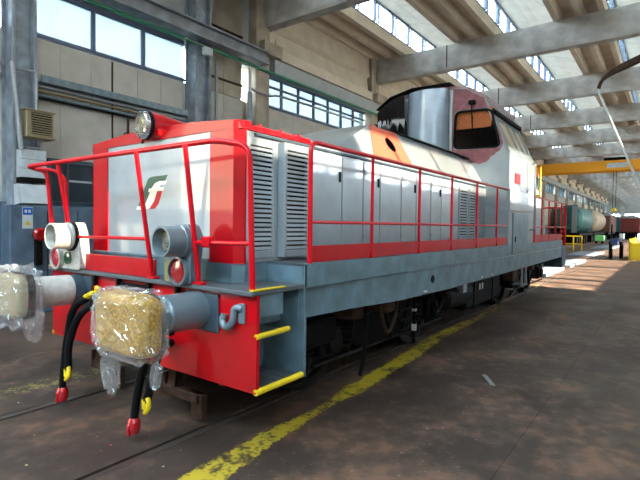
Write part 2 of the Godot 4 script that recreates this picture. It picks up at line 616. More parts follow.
func build_hall():
	# floor: bedding below, slabs with open joints and rail grooves above
	var fl = structure("floor", nb(WX - .3, -.35, Z1 - .3, EX + .3, -.06, Z0 + .3), M.groove)
	var xs = [[WX, -2.6], [-2.594, -.792], [-.685, .685], [.792, 2.797], [2.801, 5.4], [5.408, EX]]
	var zs = [[3.2, -12.8], [-12.806, -26.0], [-26.006, -60.0], [-60.006, Z1], [Z0, 3.206]]
	for zr in zs:
		for xr in xs:
			var near = zr[0] == 3.2 and xr[0] > -3.0 and xr[1] < 5.5
			obj("floor_slab", slab(xr[0], zr[1], xr[1], zr[0], -.06, 0.0, near), M.floor_near if near else M.floor_far, fl)
	structure("ground_outside", nb(-150, -.6, -220, 150, -.37, 120), M.yard)
	for s in [-1, 1]:
		var st = sf()
		exz(st, [Vector2(s * .7175, -.02), Vector2(s * .7175, -.004), Vector2(s * .724, .002), Vector2(s * .782, .002), Vector2(s * .788, -.004), Vector2(s * .788, -.02)], Z0, Z1)
		bx(st, s * .74, -.059, Z1, s * .765, -.015, Z0)
		tag(obj("track_rail", st, M.rail), "worn steel rail sunk in the floor beside the bright yellow line" if s > 0 else "worn steel rail sunk in the floor beside the faded yellow line", "rail", "rails under the locomotive")
	for k in 18: beam_z.append(4.9 - 6.5 * k)
	build_wall_left()
	build_other_walls()
	build_roof()

func build_wall_left():
	var w = structure("wall_left", nb(WX - .35, 0, Z1, WX - .12, 5.2, Z0), M.concrete)
	# upper wall above the window band
	obj("wall_band", nb(WX - .35, 6.2, Z1, WX - .02, 8.9, Z0, .01), M.panel_smooth, w)
	# wainscot boards
	var z = Z0
	var k = 0
	while z > -24.0:
		var zn = z - 1.08
		obj("wainscot_board", nb(WX - .12, 0, zn + .012, WX + .03, 1.97, z, .01), M.wainscot, w)
		z = zn
		k += 1
	obj("wainscot_board", nb(WX - .12, 0, Z1, WX + .03, 1.97, z), M.wainscot, w)
	obj("wainscot_cap", nb(WX - .12, 1.97, Z1, WX + .045, 2.01, Z0, .008), M.win_frame, w)
	# precast panels with open joints
	var zj = [3.4, 2.72, 2.04, 1.36, .68, 0, -.68, -1.18, -1.68, -2.29, -2.92, -3.38, -4.0, -4.62, -5.25, -5.9, -6.6, -7.32]
	for i in zj.size() - 1:
		obj("wall_panel", nb(WX - .12, 2.01, zj[i + 1] + .003, WX, 5.18, zj[i], .003), M.panel, w)
	obj("wall_panel", nb(WX - .12, 2.01, 3.41, WX, 5.18, Z0, .006), M.panel, w)
	z = -8.3
	while z > -60.0:
		var zn2 = z - 1.26
		obj("wall_panel", nb(WX - .12, 2.01, zn2 + .01, WX, 5.18, z, .006), M.panel, w)
		z = zn2
	obj("wall_panel", nb(WX - .12, 2.01, Z1, WX, 5.18, z), M.panel, w)
	obj("joint_strip", nb(WX, 3.3, -3.40, WX + .02, 5.15, -3.37), M.brown_steel, w)
	# solid infill between the steel post and the concrete column
	for q in [[5.9, -5.9, -6.6], [5.9, -6.61, -7.3]]:
		obj("infill_panel", nb(WX - .12, 5.2, q[2], WX - .02, 8.6, q[1], .008), M.concrete, w)
	for y in [5.55, 6.9]:
		obj("infill_joint", nb(WX - .03, y, -7.3, WX + .02, y + .05, -5.9), M.brown_steel, w)
	# steel columns
	for q in [[-1.30, -1.72], [-5.38, -5.88], [2.8, 2.4]]:
		var st = sf()
		bx(st, WX + .02, 0, q[0] - .06, WX + .34, 8.3, q[0], .006)
		bx(st, WX + .02, 0, q[1], WX + .34, 8.3, q[1] + .06, .006)
		bx(st, WX + .16, 0, q[1] + .06, WX + .20, 8.3, q[0] - .06)
		bx(st, WX + .0, 0, q[1] - .06, WX + .04, 8.3, q[0] + .06)
		obj("steel_column", st, M.steel_column, w)
	# concrete columns with corbels at every beam from the second bay on
	for i in range(2, beam_z.size()):
		var cz = beam_z[i]
		var st = sf()
		bx(st, WX - .3, 0, cz - .02, WX + .30, 8.9, cz + .55 , .02)
		obj("concrete_column", st, M.concrete, w)
		var cb = sf()
		exx(cb, [Vector2(cz - .35, 6.55), Vector2(cz + .42, 6.55), Vector2(cz + .42, 6.62), Vector2(cz + .42, 6.9), Vector2(cz - .35, 6.9)], WX, WX + .5)
		obj("corbel", cb, M.concrete, w)
		var cr = sf()
		bx(cr, WX, 6.9, cz - .40, WX + .16, 8.4, cz, .01)
		obj("column_rib", cr, M.trough, w)
	# crane runway girder (I section) along the wall
	var g = sf()
	exz(g, [Vector2(WX + .34, 6.18), Vector2(WX + .64, 6.18), Vector2(WX + .64, 6.22), Vector2(WX + .52, 6.22), Vector2(WX + .52, 6.50), Vector2(WX + .64, 6.50), Vector2(WX + .64, 6.54), Vector2(WX + .34, 6.54), Vector2(WX + .34, 6.50), Vector2(WX + .48, 6.50), Vector2(WX + .48, 6.22), Vector2(WX + .34, 6.22)], Z0, -7.75)
	obj("runway_girder", g, M.girder, w)
	var g2 = sf()
	bx(g2, WX, 6.15, Z1, WX + .34, 6.55, -8.3, .01)
	obj("runway_beam", g2, M.panel_smooth, w)
	# window band: frames, mullions and panes
	var spans = [[Z0, 2.9], [2.35, -1.22], [-1.78, -5.32]]
	for i in range(2, 12): spans.append([beam_z[i] - .06, beam_z[i + 1] + .6])
	spans.append([beam_z[12], Z1])
	var n = 1
	for s in spans:
		var far = s[1] < -8.4
		var wn = struct_node("window_%d" % n)
		n += 1
		var y0 = 5.2
		var y1 = 6.14
		var fr = sf()
		bx(fr, WX - .10, y0, s[1], WX + .03, y0 + .07, s[0], .006)
		bx(fr, WX - .10, y1 - .05, s[1], WX + .03, y1 + .06, s[0], .006)
		obj("window_frame", fr, M.win_frame, wn)
		var step = 1.27 if not far else .93
		if s[1] < -70: step = 9.0
		var cnt = int(ceil((s[0] - s[1]) / step - .05))
		for c in cnt:
			var za = s[0] - (s[0] - s[1]) * c / cnt
			var zb = s[0] - (s[0] - s[1]) * (c + 1) / cnt
			obj("mullion", nb(WX - .08, y0 + .07, za - .05, WX + .02, y1 - .05, za + .02, .005), M.win_frame, wn)
			obj("pane", nb(WX - .05, y0 + .07, zb + .02, WX - .042, y1 - .05, za - .05), M.pane_wall, wn)
		if far: obj("transom", nb(WX - .08, 5.82, s[1], WX + .02, 5.87, s[0], .005), M.win_frame, wn)
	# low window over the wainscot
	var lw = struct_node("window_%d" % n)
	var f2 = sf()
	for q in [[2.0, -2.98, 2.06, -2.02], [2.82, -2.98, 2.9, -2.02], [2.06, -2.98, 2.82, -2.92], [2.06, -2.08, 2.82, -2.02], [2.06, -2.42, 2.82, -2.38]]:
		bx(f2, WX, q[0], q[1], WX + .07, q[2], q[3], .006)
	obj("window_frame", f2, M.frame_dark, lw)
	obj("pane", nb(WX + .005, 2.06, -2.38, WX + .02, 2.82, -2.08), M.glass_dark, lw)
	obj("pane", nb(WX + .005, 2.06, -2.92, WX + .02, 2.82, -2.42), M.glass_dark, lw)
	obj("blind", nb(WX + .022, 2.46, -2.92, WX + .03, 2.50, -2.42), M.cabinet, lw)

func build_other_walls():
	# wall on the camera's side: high window band, and lower windows farther down the hall
	var w = structure("wall_right", nb(EX, 0, Z1, EX + .3, 3.7, Z0), M.panel)
	obj("wall_band", nb(EX, 3.7, -11.9, EX + .3, 6.42, Z0), M.panel, w)
	obj("wall_band", nb(EX, 5.1, Z1, EX + .3, 6.42, -11.9), M.panel, w)
	obj("wall_band", nb(EX, 7.25, Z1, EX + .3, 8.9, Z0), M.panel, w)
	for i in beam_z.size():
		obj("concrete_column", nb(EX - .3, 0, beam_z[i] - .25, EX + .3, 8.4, beam_z[i] + .25, .02), M.concrete, w)
	var wn = struct_node("window_30")
	var fr = sf()
	bx(fr, EX + .1, 6.42, Z1, EX + .2, 6.46, Z0)
	bx(fr, EX + .1, 7.19, Z1, EX + .2, 7.25, Z0)
	obj("window_frame", fr, M.win_frame, wn)
	obj("pane", nb(EX + .14, 6.46, Z1, EX + .148, 7.19, Z0), M.pane_dimming, wn)
	var z = Z0
	while z > -40:
		obj("mullion", nb(EX + .1, 6.46, z - .06, EX + .2, 7.19, z), M.win_frame, wn)
		z -= 1.3
	var w2 = struct_node("window_31")
	var f2 = sf()
	bx(f2, EX + .1, 3.7, Z1, EX + .2, 3.76, -11.9)
	bx(f2, EX + .1, 5.04, Z1, EX + .2, 5.1, -11.9)
	obj("window_frame", f2, M.win_frame, w2)
	obj("pane", nb(EX + .14, 3.76, Z1, EX + .148, 5.04, -11.9), M.pane, w2)
	z = -13.1
	while z > -60:
		obj("mullion", nb(EX + .05, 3.76, z - .22, EX + .2, 5.04, z), M.win_frame, w2)
		z -= 1.5
	# end wall behind the camera; dark leaves added to dim the nose
	var b = structure("wall_back", nb(WX - .3, 0, Z0, EX + .3, 8.9, Z0 + .3), M.concrete)
	for x in [-4.6, -1.55, 1.5, 4.55]:
		obj("added_dark_leaf", nb(x, .02, Z0 - .12, x + 3.0, 6.6, Z0, .02), M.gate, b)
	# far end wall with two gates
	var f = structure("wall_far", nb(WX - .3, 4.6, Z1 - .3, EX + .3, 8.9, Z1), M.panel_smooth)
	for q in [[WX - .3, -6.0], [-4.0, -3.2], [.9, EX + .3]]:
		obj("wall_panel", nb(q[0], 0, Z1 - .3, q[1], 4.6, Z1), M.panel_smooth, f)
	obj("lintel", nb(WX, 4.5, Z1, EX, 4.75, Z1 + .2), M.beam, f)
	for x in [-4.0, 4.0]: obj("wall_pier", nb(x, 0, Z1, x + .8, 8.0, Z1 + .3), M.beam, f)

const GL = [-4.65, -1.3, 1.95, 5.2, 8.45]   # x of the glazing on top of each trough

func build_roof():
	var roof = struct_node("ceiling")
	# transverse concrete beams
	for i in beam_z.size():
		var z = beam_z[i]
		var st = sf()
		exx(st, [Vector2(z - .16, 7.37), Vector2(z + .16, 7.37), Vector2(z + .18, 7.46), Vector2(z + .18, 8.25), Vector2(z - .18, 8.25), Vector2(z - .18, 7.46)], WX - .1, EX + .1)
		obj("roof_beam", st, M.beam, roof)
		if i in [3, 4, 5]:
			obj("beam_joint", nb(-3.02, 7.46, z + .18, -2.98, 8.25, z + .187), M.brown_steel, roof)
	for gi in GL.size():
		var gx = GL[gi]
		var xl = gx - 1.42
		for i in beam_z.size():
			var za = beam_z[i]
			var zb = (beam_z[i + 1] if i + 1 < beam_z.size() else Z1)
			if za < Z1: continue
			zb = maxf(zb, Z1)
			# trough element: ribbed underside
			var st = sf()
			exz(st, [Vector2(xl, 8.25), Vector2(xl + .16, 8.25), Vector2(xl + .26, 8.52), Vector2(xl + .58, 8.52), Vector2(xl + .64, 8.25), Vector2(xl + .80, 8.25), Vector2(xl + .86, 8.52), Vector2(xl + 1.16, 8.52), Vector2(xl + 1.26, 8.25), Vector2(xl + 1.42, 8.25), Vector2(xl + 1.42, 8.62), Vector2(xl, 8.62)], za, zb)
			obj("roof_trough", st, M.trough, roof)
			# glazing upstand
			var nm = 5 if i < 7 else (4 if i < 10 else 1)
			var fr = sf()
			bx(fr, gx - .05, 8.62, zb, gx + .02, 8.66, za)
			bx(fr, gx - .05, 9.36, zb, gx + .02, 9.44, za)
			obj("skylight_frame", fr, M.win_frame, roof)
			for c in nm:
				var z0 = lerpf(za, zb, float(c) / nm)
				var z1 = lerpf(za, zb, float(c + 1) / nm)
				obj("mullion", nb(gx - .06, 8.68, z0 - .07, gx + .05, 9.36, z0), M.win_frame, roof)
				if nm > 1: obj("mullion", nb(gx - .03, 8.68, z0 - .30, gx + .03, 9.36, z0 - .26), M.win_frame, roof)
				obj("pane", nb(gx - .01, 8.68, z1, gx - .004, 9.36, z0 - .07), M.pane_roof, roof)
			# shell from the glazing head down to the next trough
			var nxt = (GL[gi + 1] - 1.42) if gi + 1 < GL.size() else EX + .2
			var np = 4 if i < 7 else 1
			for c in np:
				var z0 = lerpf(za, zb, float(c) / np)
				var z1 = lerpf(za, zb, float(c + 1) / np) 
				var lift = .012 * (c % 2)
				var sh = sf()
				var pr = []
				for k in 7:
					var t = k / 6.0
					pr.append(Vector2(lerpf(gx - .1, nxt + .05, t), lerpf(9.42, 8.60, t) + .22 * sin(PI * t) + lift))
				for k in range(6, -1, -1): pr.append(pr[k] + Vector2(0, .03))
				exz(sh, pr, z0, z1)
				obj("roof_panel", sh, M.shell, roof)
		# the strip left of the first trough
	# close the gap between wall and first trough
	for i in range(2, beam_z.size() - 1):
		var eb = sf()
		exz(eb, [Vector2(WX - .02, 6.60), Vector2(WX + .34, 6.60), Vector2(WX + .34, 6.90), Vector2(WX + .16, 7.00), Vector2(WX + .10, 7.45), Vector2(WX + .22, 7.55), Vector2(WX + .16, 8.30), Vector2(WX - .02, 8.30)], beam_z[i] - .45, beam_z[i + 1] + .60)
		obj("edge_beam", eb, M.trough, roof)
	obj("roof_edge", nb(WX - .35, 8.62, Z1, GL[0] - 1.40, 8.9, Z0), M.concrete, roof)

# ------------------------------------------------------------------ the locomotive
func mirror_x(p): return Vector3(-p.x, p.y, p.z)

func build_loco():
	var L = thing("diesel_locomotive", "red and grey centre-cab diesel locomotive with red handrails, standing on the workshop track", "locomotive")
	loco_frame(L)
	loco_front(L)
	loco_hood(L)
	loco_cab(L)
	loco_rear(L)
	loco_side_rails(L)
	loco_under(L)

func loco_frame(L):
	# outer side plates: upper strip flush with the deck, lower strip set back at the near end
	var zb = -11.35
	var body = obj("main_frame", nb(-1.30, .98, zb, 1.30, 1.30, -.55, .01), M.frame_dark, L)
	for s in [-1, 1]:
		var st = sf()
		bx(st, s * 1.425, 1.15, zb, s * 1.46, 1.34, -.52, .006)
		obj("upper_side_plate", st, M.frame, body)
		var lo = sf()
		var prof = [[-.50, .915, 1.415], [-1.2, .90, 1.425], [-2.1, .865, 1.445], [-3.5, .85, 1.452], [-5.7, .86, 1.452], [-8.7, .88, 1.452], [zb, .90, 1.452]]
		for i in prof.size() - 1:
			var a = prof[i]; var b = prof[i + 1]
			var A = Vector3(a[2] * s, 1.152, a[0]); var B = Vector3(b[2] * s, 1.152, b[0])
			var C = Vector3(b[2] * s, b[1], b[0]); var D = Vector3(a[2] * s, a[1], a[0])
			var i3 = Vector3(-.03 * s, 0, 0)
			if s > 0:
				quad(lo, D, C, B, A); quad(lo, D + i3, A + i3, B + i3, C + i3); quad(lo, D, D + i3, C + i3, C)
			else:
				quad(lo, A, B, C, D); quad(lo, C + i3, B + i3, A + i3, D + i3); quad(lo, C, C + i3, D + i3, D)
			if i == 0:
				quad(lo, A, A + i3, D + i3, D)
		obj("lower_side_plate", lo, M.frame, body)
		# thin weld bead on the joint from the middle on
		obj("weld_bead", nb(s * 1.452, 1.143, zb, s * 1.466, 1.151, -2.3), M.galv, body)
		# jacking socket and tabs
		obj("jacking_socket", cyl(sf(), Vector3(s * 1.45, 1.02, -2.98), Vector3(s * 1.458, 1.02, -2.98), .045), M.black, body)
		for z in [-2.72, -4.75, -5.25]:
			obj("lifting_tab", nb(s * 1.452, .885, z - .09, s * 1.462, .905, z + .0), M.white_paint, body)
		# side walkways
		var dk = nb(s * 1.02, 1.315, -6.15, s * 1.458, 1.34, -.52, .004)
		obj("walkway", dk, M.tread, body)
		var dk2 = nb(s * .98, 1.315, zb, s * 1.458, 1.34, -8.05, .004)
		obj("walkway", dk2, M.tread, body)

func loco_front(L):
	# headstock plate with cut-outs round the coupler
	var hs = sf()
	extrude(hs, [Vector2(-1.46, .48), Vector2(1.46, .48), Vector2(1.46, 1.15), Vector2(-1.46, 1.15)], Vector3(0, 0, -.03), Vector3.RIGHT, Vector3.UP, Vector3(0, 0, .03))
	var beam = obj("headstock", hs, M.red, L)
	# black coupler pocket in the middle, draw hook
	obj("coupler_pocket", nb(-.22, .86, -.01, .22, 1.12, .02, .01), M.black, beam)
	var hk = sf()
	tube(hk, curve([Vector3(0, 1.0, -.02), Vector3(0, 1.0, .16), Vector3(0, .95, .26), Vector3(0, .99, .33), Vector3(0, 1.07, .31)]), [.05, .05, .05, .05, .05, .05, .05, .05, .05, .05, .05, .05, .05, .05, .05, .05, .05, .05, .05, .048, .045, .04, .035, .03, .02], 10)
	obj("draw_hook", hk, M.under2, beam)
	# grey hanging hook on the plate
	var h2 = sf()
	tube(h2, curve([Vector3(1.16, 1.00, .015), Vector3(1.155, .95, .03), Vector3(1.19, .915, .035), Vector3(1.24, .93, .035), Vector3(1.265, .98, .03), Vector3(1.27, 1.04, .025), Vector3(1.30, 1.06, .02), Vector3(1.335, 1.05, .015)]), .026, 8)
	bx(h2, 1.30, .95, 0, 1.36, 1.09, .02, .006)
	obj("hanging_hook", h2, M.grey_paint, beam)
	# jumper sockets / pipe cocks
	for x in [-.42, .46]:
		obj("pipe_flange", cyl(sf(), Vector3(x, .70, -.005), Vector3(x, .70, .05), .06), M.red, beam)
	# platform with chequer plate, supports
	var pf = obj("front_platform", nb(-1.46, 1.15, -.52, 1.46, 1.185, .045, .006), M.tread, L)
	obj("edge_strip", nb(1.425, 1.186, -.30, 1.462, 1.194, .04), M.yellow, pf)
	obj("edge_strip", nb(-1.462, 1.186, -.30, -1.425, 1.194, .04), M.yellow, pf)
	for x in [-.6, -.2, .25, .62]:
		obj("support_rib", nb(x, 1.06, .0, x + .03, 1.15, .04), M.black, pf)
	obj("toe_board", nb(-.96, 1.186, -.02, .31, 1.34, .0, .004), M.red, pf)
	# side steps
	for s in [-1, 1]:
		var ss = sf()
		bx(ss, s * 1.02, .47, -.55, s * 1.46, 1.335, -.52, .004)      # bulkhead
		bx(ss, s * 1.02, .47, -.52, s * 1.05, 1.15, -.03, .004)       # inner cheek
		bx(ss, s * 1.05, .88, -.52, s * 1.22, 1.15, -.03, .004)       # upper riser
		bx(ss, s * 1.30, .99, -.30, s * 1.44, 1.15, -.05, .004)
		var sb = obj("step_box", ss, M.frame, L)
		obj("step_tread", nb(s * 1.05, .845, -.32, s * 1.45, .875, -.03, .004), M.tread, sb)
		obj("step_tread", nb(s * 1.05, .470, -.52, s * 1.45, .495, -.03, .004), M.tread, sb)
		obj("step_nosing", tube(sf(), [Vector3(s * 1.455, .872, .0), Vector3(s * 1.455, .878, -.34)], .021, 8), M.yellow, sb)
		obj("step_nosing", tube(sf(), [Vector3(s * 1.455, .492, .0), Vector3(s * 1.455, .498, -.50)], .024, 8), M.yellow, sb)
		for k in 5:
			obj("tread_bar", nb(s * 1.08, .495, -.48 + k * .09, s * 1.43, .501, -.45 + k * .09), M.tread, sb)
		obj("step_valve", cyl(sf(), Vector3(s * 1.05, .68, -.28), Vector3(s * 1.13, .68, -.28), .035), M.black, sb)
		obj("step_stay", tube(sf(), rounded([Vector3(s * 1.40, .47, -.30), Vector3(s * 1.40, .40, -.42), Vector3(s * 1.40, .40, -.60), Vector3(s * 1.38, .56, -.72)], .05), .014, 6), M.under2, sb)
	# buffers
	for s in [-1, 1]:
		var c = Vector3(s * .875, 1.0, 0)
		var bf = obj("buffer", lathe(sf(), [[0, 0], [.135, 0], [.138, .012], [.138, .33], [.128, .345], [0, .345]], c, Vector3(0, 0, 1), 28), M.grey_paint if s > 0 else M.frame_dark, L)
		obj("mounting_flange", nb(c.x - .16, c.y - .15, 0, c.x + .22, c.y + .13, .02, .008), M.frame_dark, bf)
		obj("plunger", lathe(sf(), [[0, .12], [.14, .12], [.142, .13], [.142, .50], [.11, .52], [0, .52]] if s < 0 else [[0, .33], [.115, .33], [.115, .54], [0, .54]], c, Vector3(0, 0, 1), 28), M.white_paint if s < 0 else M.grey_paint, bf)
		var hd = sf()
		extrude(hd, round_poly([Vector2(-.29, -.19), Vector2(.29, -.19), Vector2(.29, .19), Vector2(-.29, .19)], .10), c + Vector3(0, 0, .53), Vector3.RIGHT, Vector3.UP, Vector3(0, 0, .05))
		obj("buffer_head", hd, M.under2, bf)
		if s > 0:
			obj("grease_nipple", cyl(sf(), c + Vector3(.06, -.10, .30), c + Vector3(.075, -.135, .30), .02, 10), M.black, bf)
	# marker lamps
	marker_lamp(L, 1, M.grey_paint, Vector3(.68, 0, 0))
	marker_lamp(L, -1, M.white_paint, Vector3(-1.06, 0, 0))
	# front handrail, leaning outwards
	var hr = obj("front_handrail", tube(sf(), rounded([Vector3(1.42, 1.19, .0), Vector3(1.42, 2.16, .04), Vector3(1.15, 2.215, .09), Vector3(-1.50, 2.19, .22), Vector3(-1.56, 2.18, .12), Vector3(-1.44, 2.15, .06), Vector3(-1.40, 1.19, .0)], .10, 6), .021, 10), M.red_rail, L)
	for q in [[-.95, .16], [.30, .14], [.88, .12]]:
		obj("post", tube(sf(), [Vector3(q[0], 1.19, .015), Vector3(q[0] - .005, 2.20, q[1] + .02)], .019, 8), M.red_rail, hr)
		obj("post_foot", nb(q[0] - .05, 1.185, -.02, q[0] + .05, 1.205, .04, .004), M.red_rail, hr)
	obj("mid_rail", tube(sf(), [Vector3(-.95, 1.50, .06), Vector3(.30, 1.51, .06)], .015, 8), M.red_rail, hr)
	obj("mid_rail", tube(sf(), [Vector3(.88, 1.50, .05), Vector3(1.42, 1.505, .015)], .016, 8), M.red_rail, hr)
	obj("clamp", nb(.97, 1.465, .0, 1.05, 1.545, .08, .012), M.red_rail, hr)
	obj("post", tube(sf(), rounded([Vector3(-1.44, 2.17, .14), Vector3(-1.36, 2.165, .02), Vector3(-1.30, 2.08, -.06), Vector3(-1.30, 1.19, -.08)], .07), .019, 8), M.red_rail, hr)
	# brake hoses with coloured cocks
	brake_hoses(L)
	# rail guards in front of the wheels
	for q in [[.42, 1], [-.78, -1]]:
		var st = sf()
		var x = q[0]
		exx(st, [Vector2(-.22, .48), Vector2(-.30, .48), Vector2(-.28, .2), Vector2(-.18, .2)], x - .20, x - .10)
		bx(st, x - .24, .16, -.26, x + .20, .24, -.18, .006)
		bx(st, x + .10, .03, -.26, x + .24, .24, -.20, .006)
		bx(st, x - .26, .16, -.36, x - .22, .34, -.18, .006)
		obj("rail_guard", st, M.brown_steel, L)
		obj("guard_bracket", nb(x - .25, .30, -.75, x + .55, .60, -.42, .03), M.under, L)
		obj("sand_nozzle", cyl(sf(), Vector3(x + .30, .45, -.40), Vector3(x + .34, .30, -.36), .05, 10), M.rust, L)

func marker_lamp(L, s, m, o):
	# shield-shaped backplate carrying the deep headlamp hood and the tail lamp
	var x = o.x
	var a = .16 if s > 0 else .27      # half width of the plate
	var pl = sf()
	var cx = x + (.07 if s > 0 else .12)
	var pts = [Vector2(x - a, 1.186), Vector2(x + a, 1.186), Vector2(x + a, 1.34), Vector2(cx + .12, 1.53), Vector2(cx + .06, 1.635), Vector2(cx - .06, 1.635), Vector2(cx - .13, 1.56), Vector2(x - a, 1.36)]
	extrude(pl, round_poly(pts, .035, 3), Vector3(0, 0, -.04), Vector3.RIGHT, Vector3.UP, Vector3(0, 0, .10))
	var lamp = obj("marker_lamp", pl, m, L)
	var c = Vector3(cx, 1.505, .055)
	var rr = .113 if s > 0 else .122
	var hood_len = .20
	obj("lamp_hood", lathe(sf(), [[rr + .008, 0], [rr + .008, .05], [rr, .055], [rr, hood_len], [rr - .014, hood_len], [rr - .018, .06]], c, Vector3(0, 0, 1), 28), m, lamp)
	obj("reflector", lathe(sf(), [[rr - .02, .13], [.08, .07], [.05, .04], [0, .03]], c, Vector3(0, 0, 1), 24), M.reflector, lamp)
	obj("bulb", lathe(sf(), [[0, .03], [.022, .05], [.026, .075], [.018, .10], [0, .108]], c, Vector3(0, 0, 1), 12), M.heater, lamp)
	obj("lens", lathe(sf(), [[rr - .018, .13], [.06, .146], [0, .152]], c, Vector3(0, 0, 1), 24), M.lamp_glass, lamp)
	var t = Vector3(x + .04 if s > 0 else x - .15, 1.28, .06)
	obj("tail_ring", lathe(sf(), [[.110, 0], [.110, .035], [.096, .04], [.094, .01]], t, Vector3(0, 0, 1), 24), m, lamp)
	obj("tail_lens", lathe(sf(), [[.096, .02], [.07, .034], [.03, .042], [0, .044]], t, Vector3(0, 0, 1), 24), M.lens_red, lamp)
	if s > 0:
		# olive primer showing on the lower face
		obj("bare_patch", extrude(sf(), [Vector2(x - .15, 1.19), Vector2(x + .14, 1.19), Vector2(x + .10, 1.205), Vector2(x - .02, 1.19), Vector2(x - .07, 1.23), Vector2(x - .08, 1.30), Vector2(x - .10, 1.37), Vector2(x - .15, 1.35)], Vector3(0, 0, .059), Vector3.RIGHT, Vector3.UP, Vector3(0, 0, .003)), M.primer, lamp)
	else:
		obj("green_lens", lathe(sf(), [[.06, 0], [.06, .02], [.035, .028], [0, .03]], Vector3(x + .06, 1.29, .06), Vector3(0, 0, 1), 18), M.lens_green, lamp)
		obj("rubber_gasket", lathe(sf(), [[rr + .02, .0], [rr + .02, .03], [rr, .032]], c, Vector3(0, 0, 1), 24), M.rubber, lamp)

func brake_hoses(L):
	var sets = [
		[[Vector3(.46, .72, .03), Vector3(.55, .74, .16), Vector3(.58, .62, .26), Vector3(.53, .40, .29), Vector3(.49, .16, .30)], M.lens_red],
		[[Vector3(.56, .70, .03), Vector3(.64, .72, .14), Vector3(.67, .60, .24), Vector3(.66, .42, .28), Vector3(.64, .33, .29)], M.yellow],
		[[Vector3(-.20, .98, .05), Vector3(-.28, 1.0, .18), Vector3(-.44, .90, .28), Vector3(-.53, .62, .30), Vector3(-.58, .32, .31), Vector3(-.60, .16, .31)], M.lens_red],
		[[Vector3(-.10, .95, .05), Vector3(-.14, .97, .2), Vector3(-.30, .86, .30), Vector3(-.43, .60, .33), Vector3(-.45, .36, .33)], M.yellow]]
	for q in sets:
		var pts = curve(q[0], 6)
		var h = obj("brake_hose", tube(sf(), pts, .031, 10), M.rubber, L)
		var e = pts[-1]
		if q[1] == M.lens_red:
			var gl = sf()
			lathe(gl, [[0, 0], [.034, .0], [.048, -.03], [.05, -.08], [.038, -.12], [0, -.135]], e + Vector3(0, .02, 0), Vector3.UP, 12)
			bx(gl, e.x - .012, e.y - .11, e.z + .02, e.x + .012, e.y - .02, e.z + .055, .005)
			obj("coupling_head", gl, M.lens_red, h)
		else:
			var gl = sf()
			tube(gl, curve([e + Vector3(0, .03, 0), e + Vector3(.05, .02, .02), e + Vector3(.06, -.03, .03), e + Vector3(.02, -.07, .03)]), .018, 8)
			bx(gl, e.x - .03, e.y - .06, e.z - .03, e.x + .02, e.y + .02, e.z + .03, .01)
			obj("stop_cock", gl, M.yellow, h)
		obj("ferrule", tube(sf(), [pts[0], pts[3]], .034, 10), M.under2, h)
	# yellow and red tangle of cocks by the far hoses
	var ck = sf()
	box(ck, Vector3(-.30, 1.01, .22), Vector3(.16, .05, .06), .015, Basis(Vector3(0, 0, 1), .35))
	box(ck, Vector3(-.22, 1.05, .20), Vector3(.05, .10, .04), .012, Basis(Vector3(0, 0, 1), -.3))
	obj("stop_cock_handle", ck, M.yellow, L)
	var ck2 = sf()
	box(ck2, Vector3(-.18, .93, .20), Vector3(.22, .07, .07), .02, Basis(Vector3(0, 0, 1), .45))
	obj("air_cock_handle", ck2, M.orange, L)

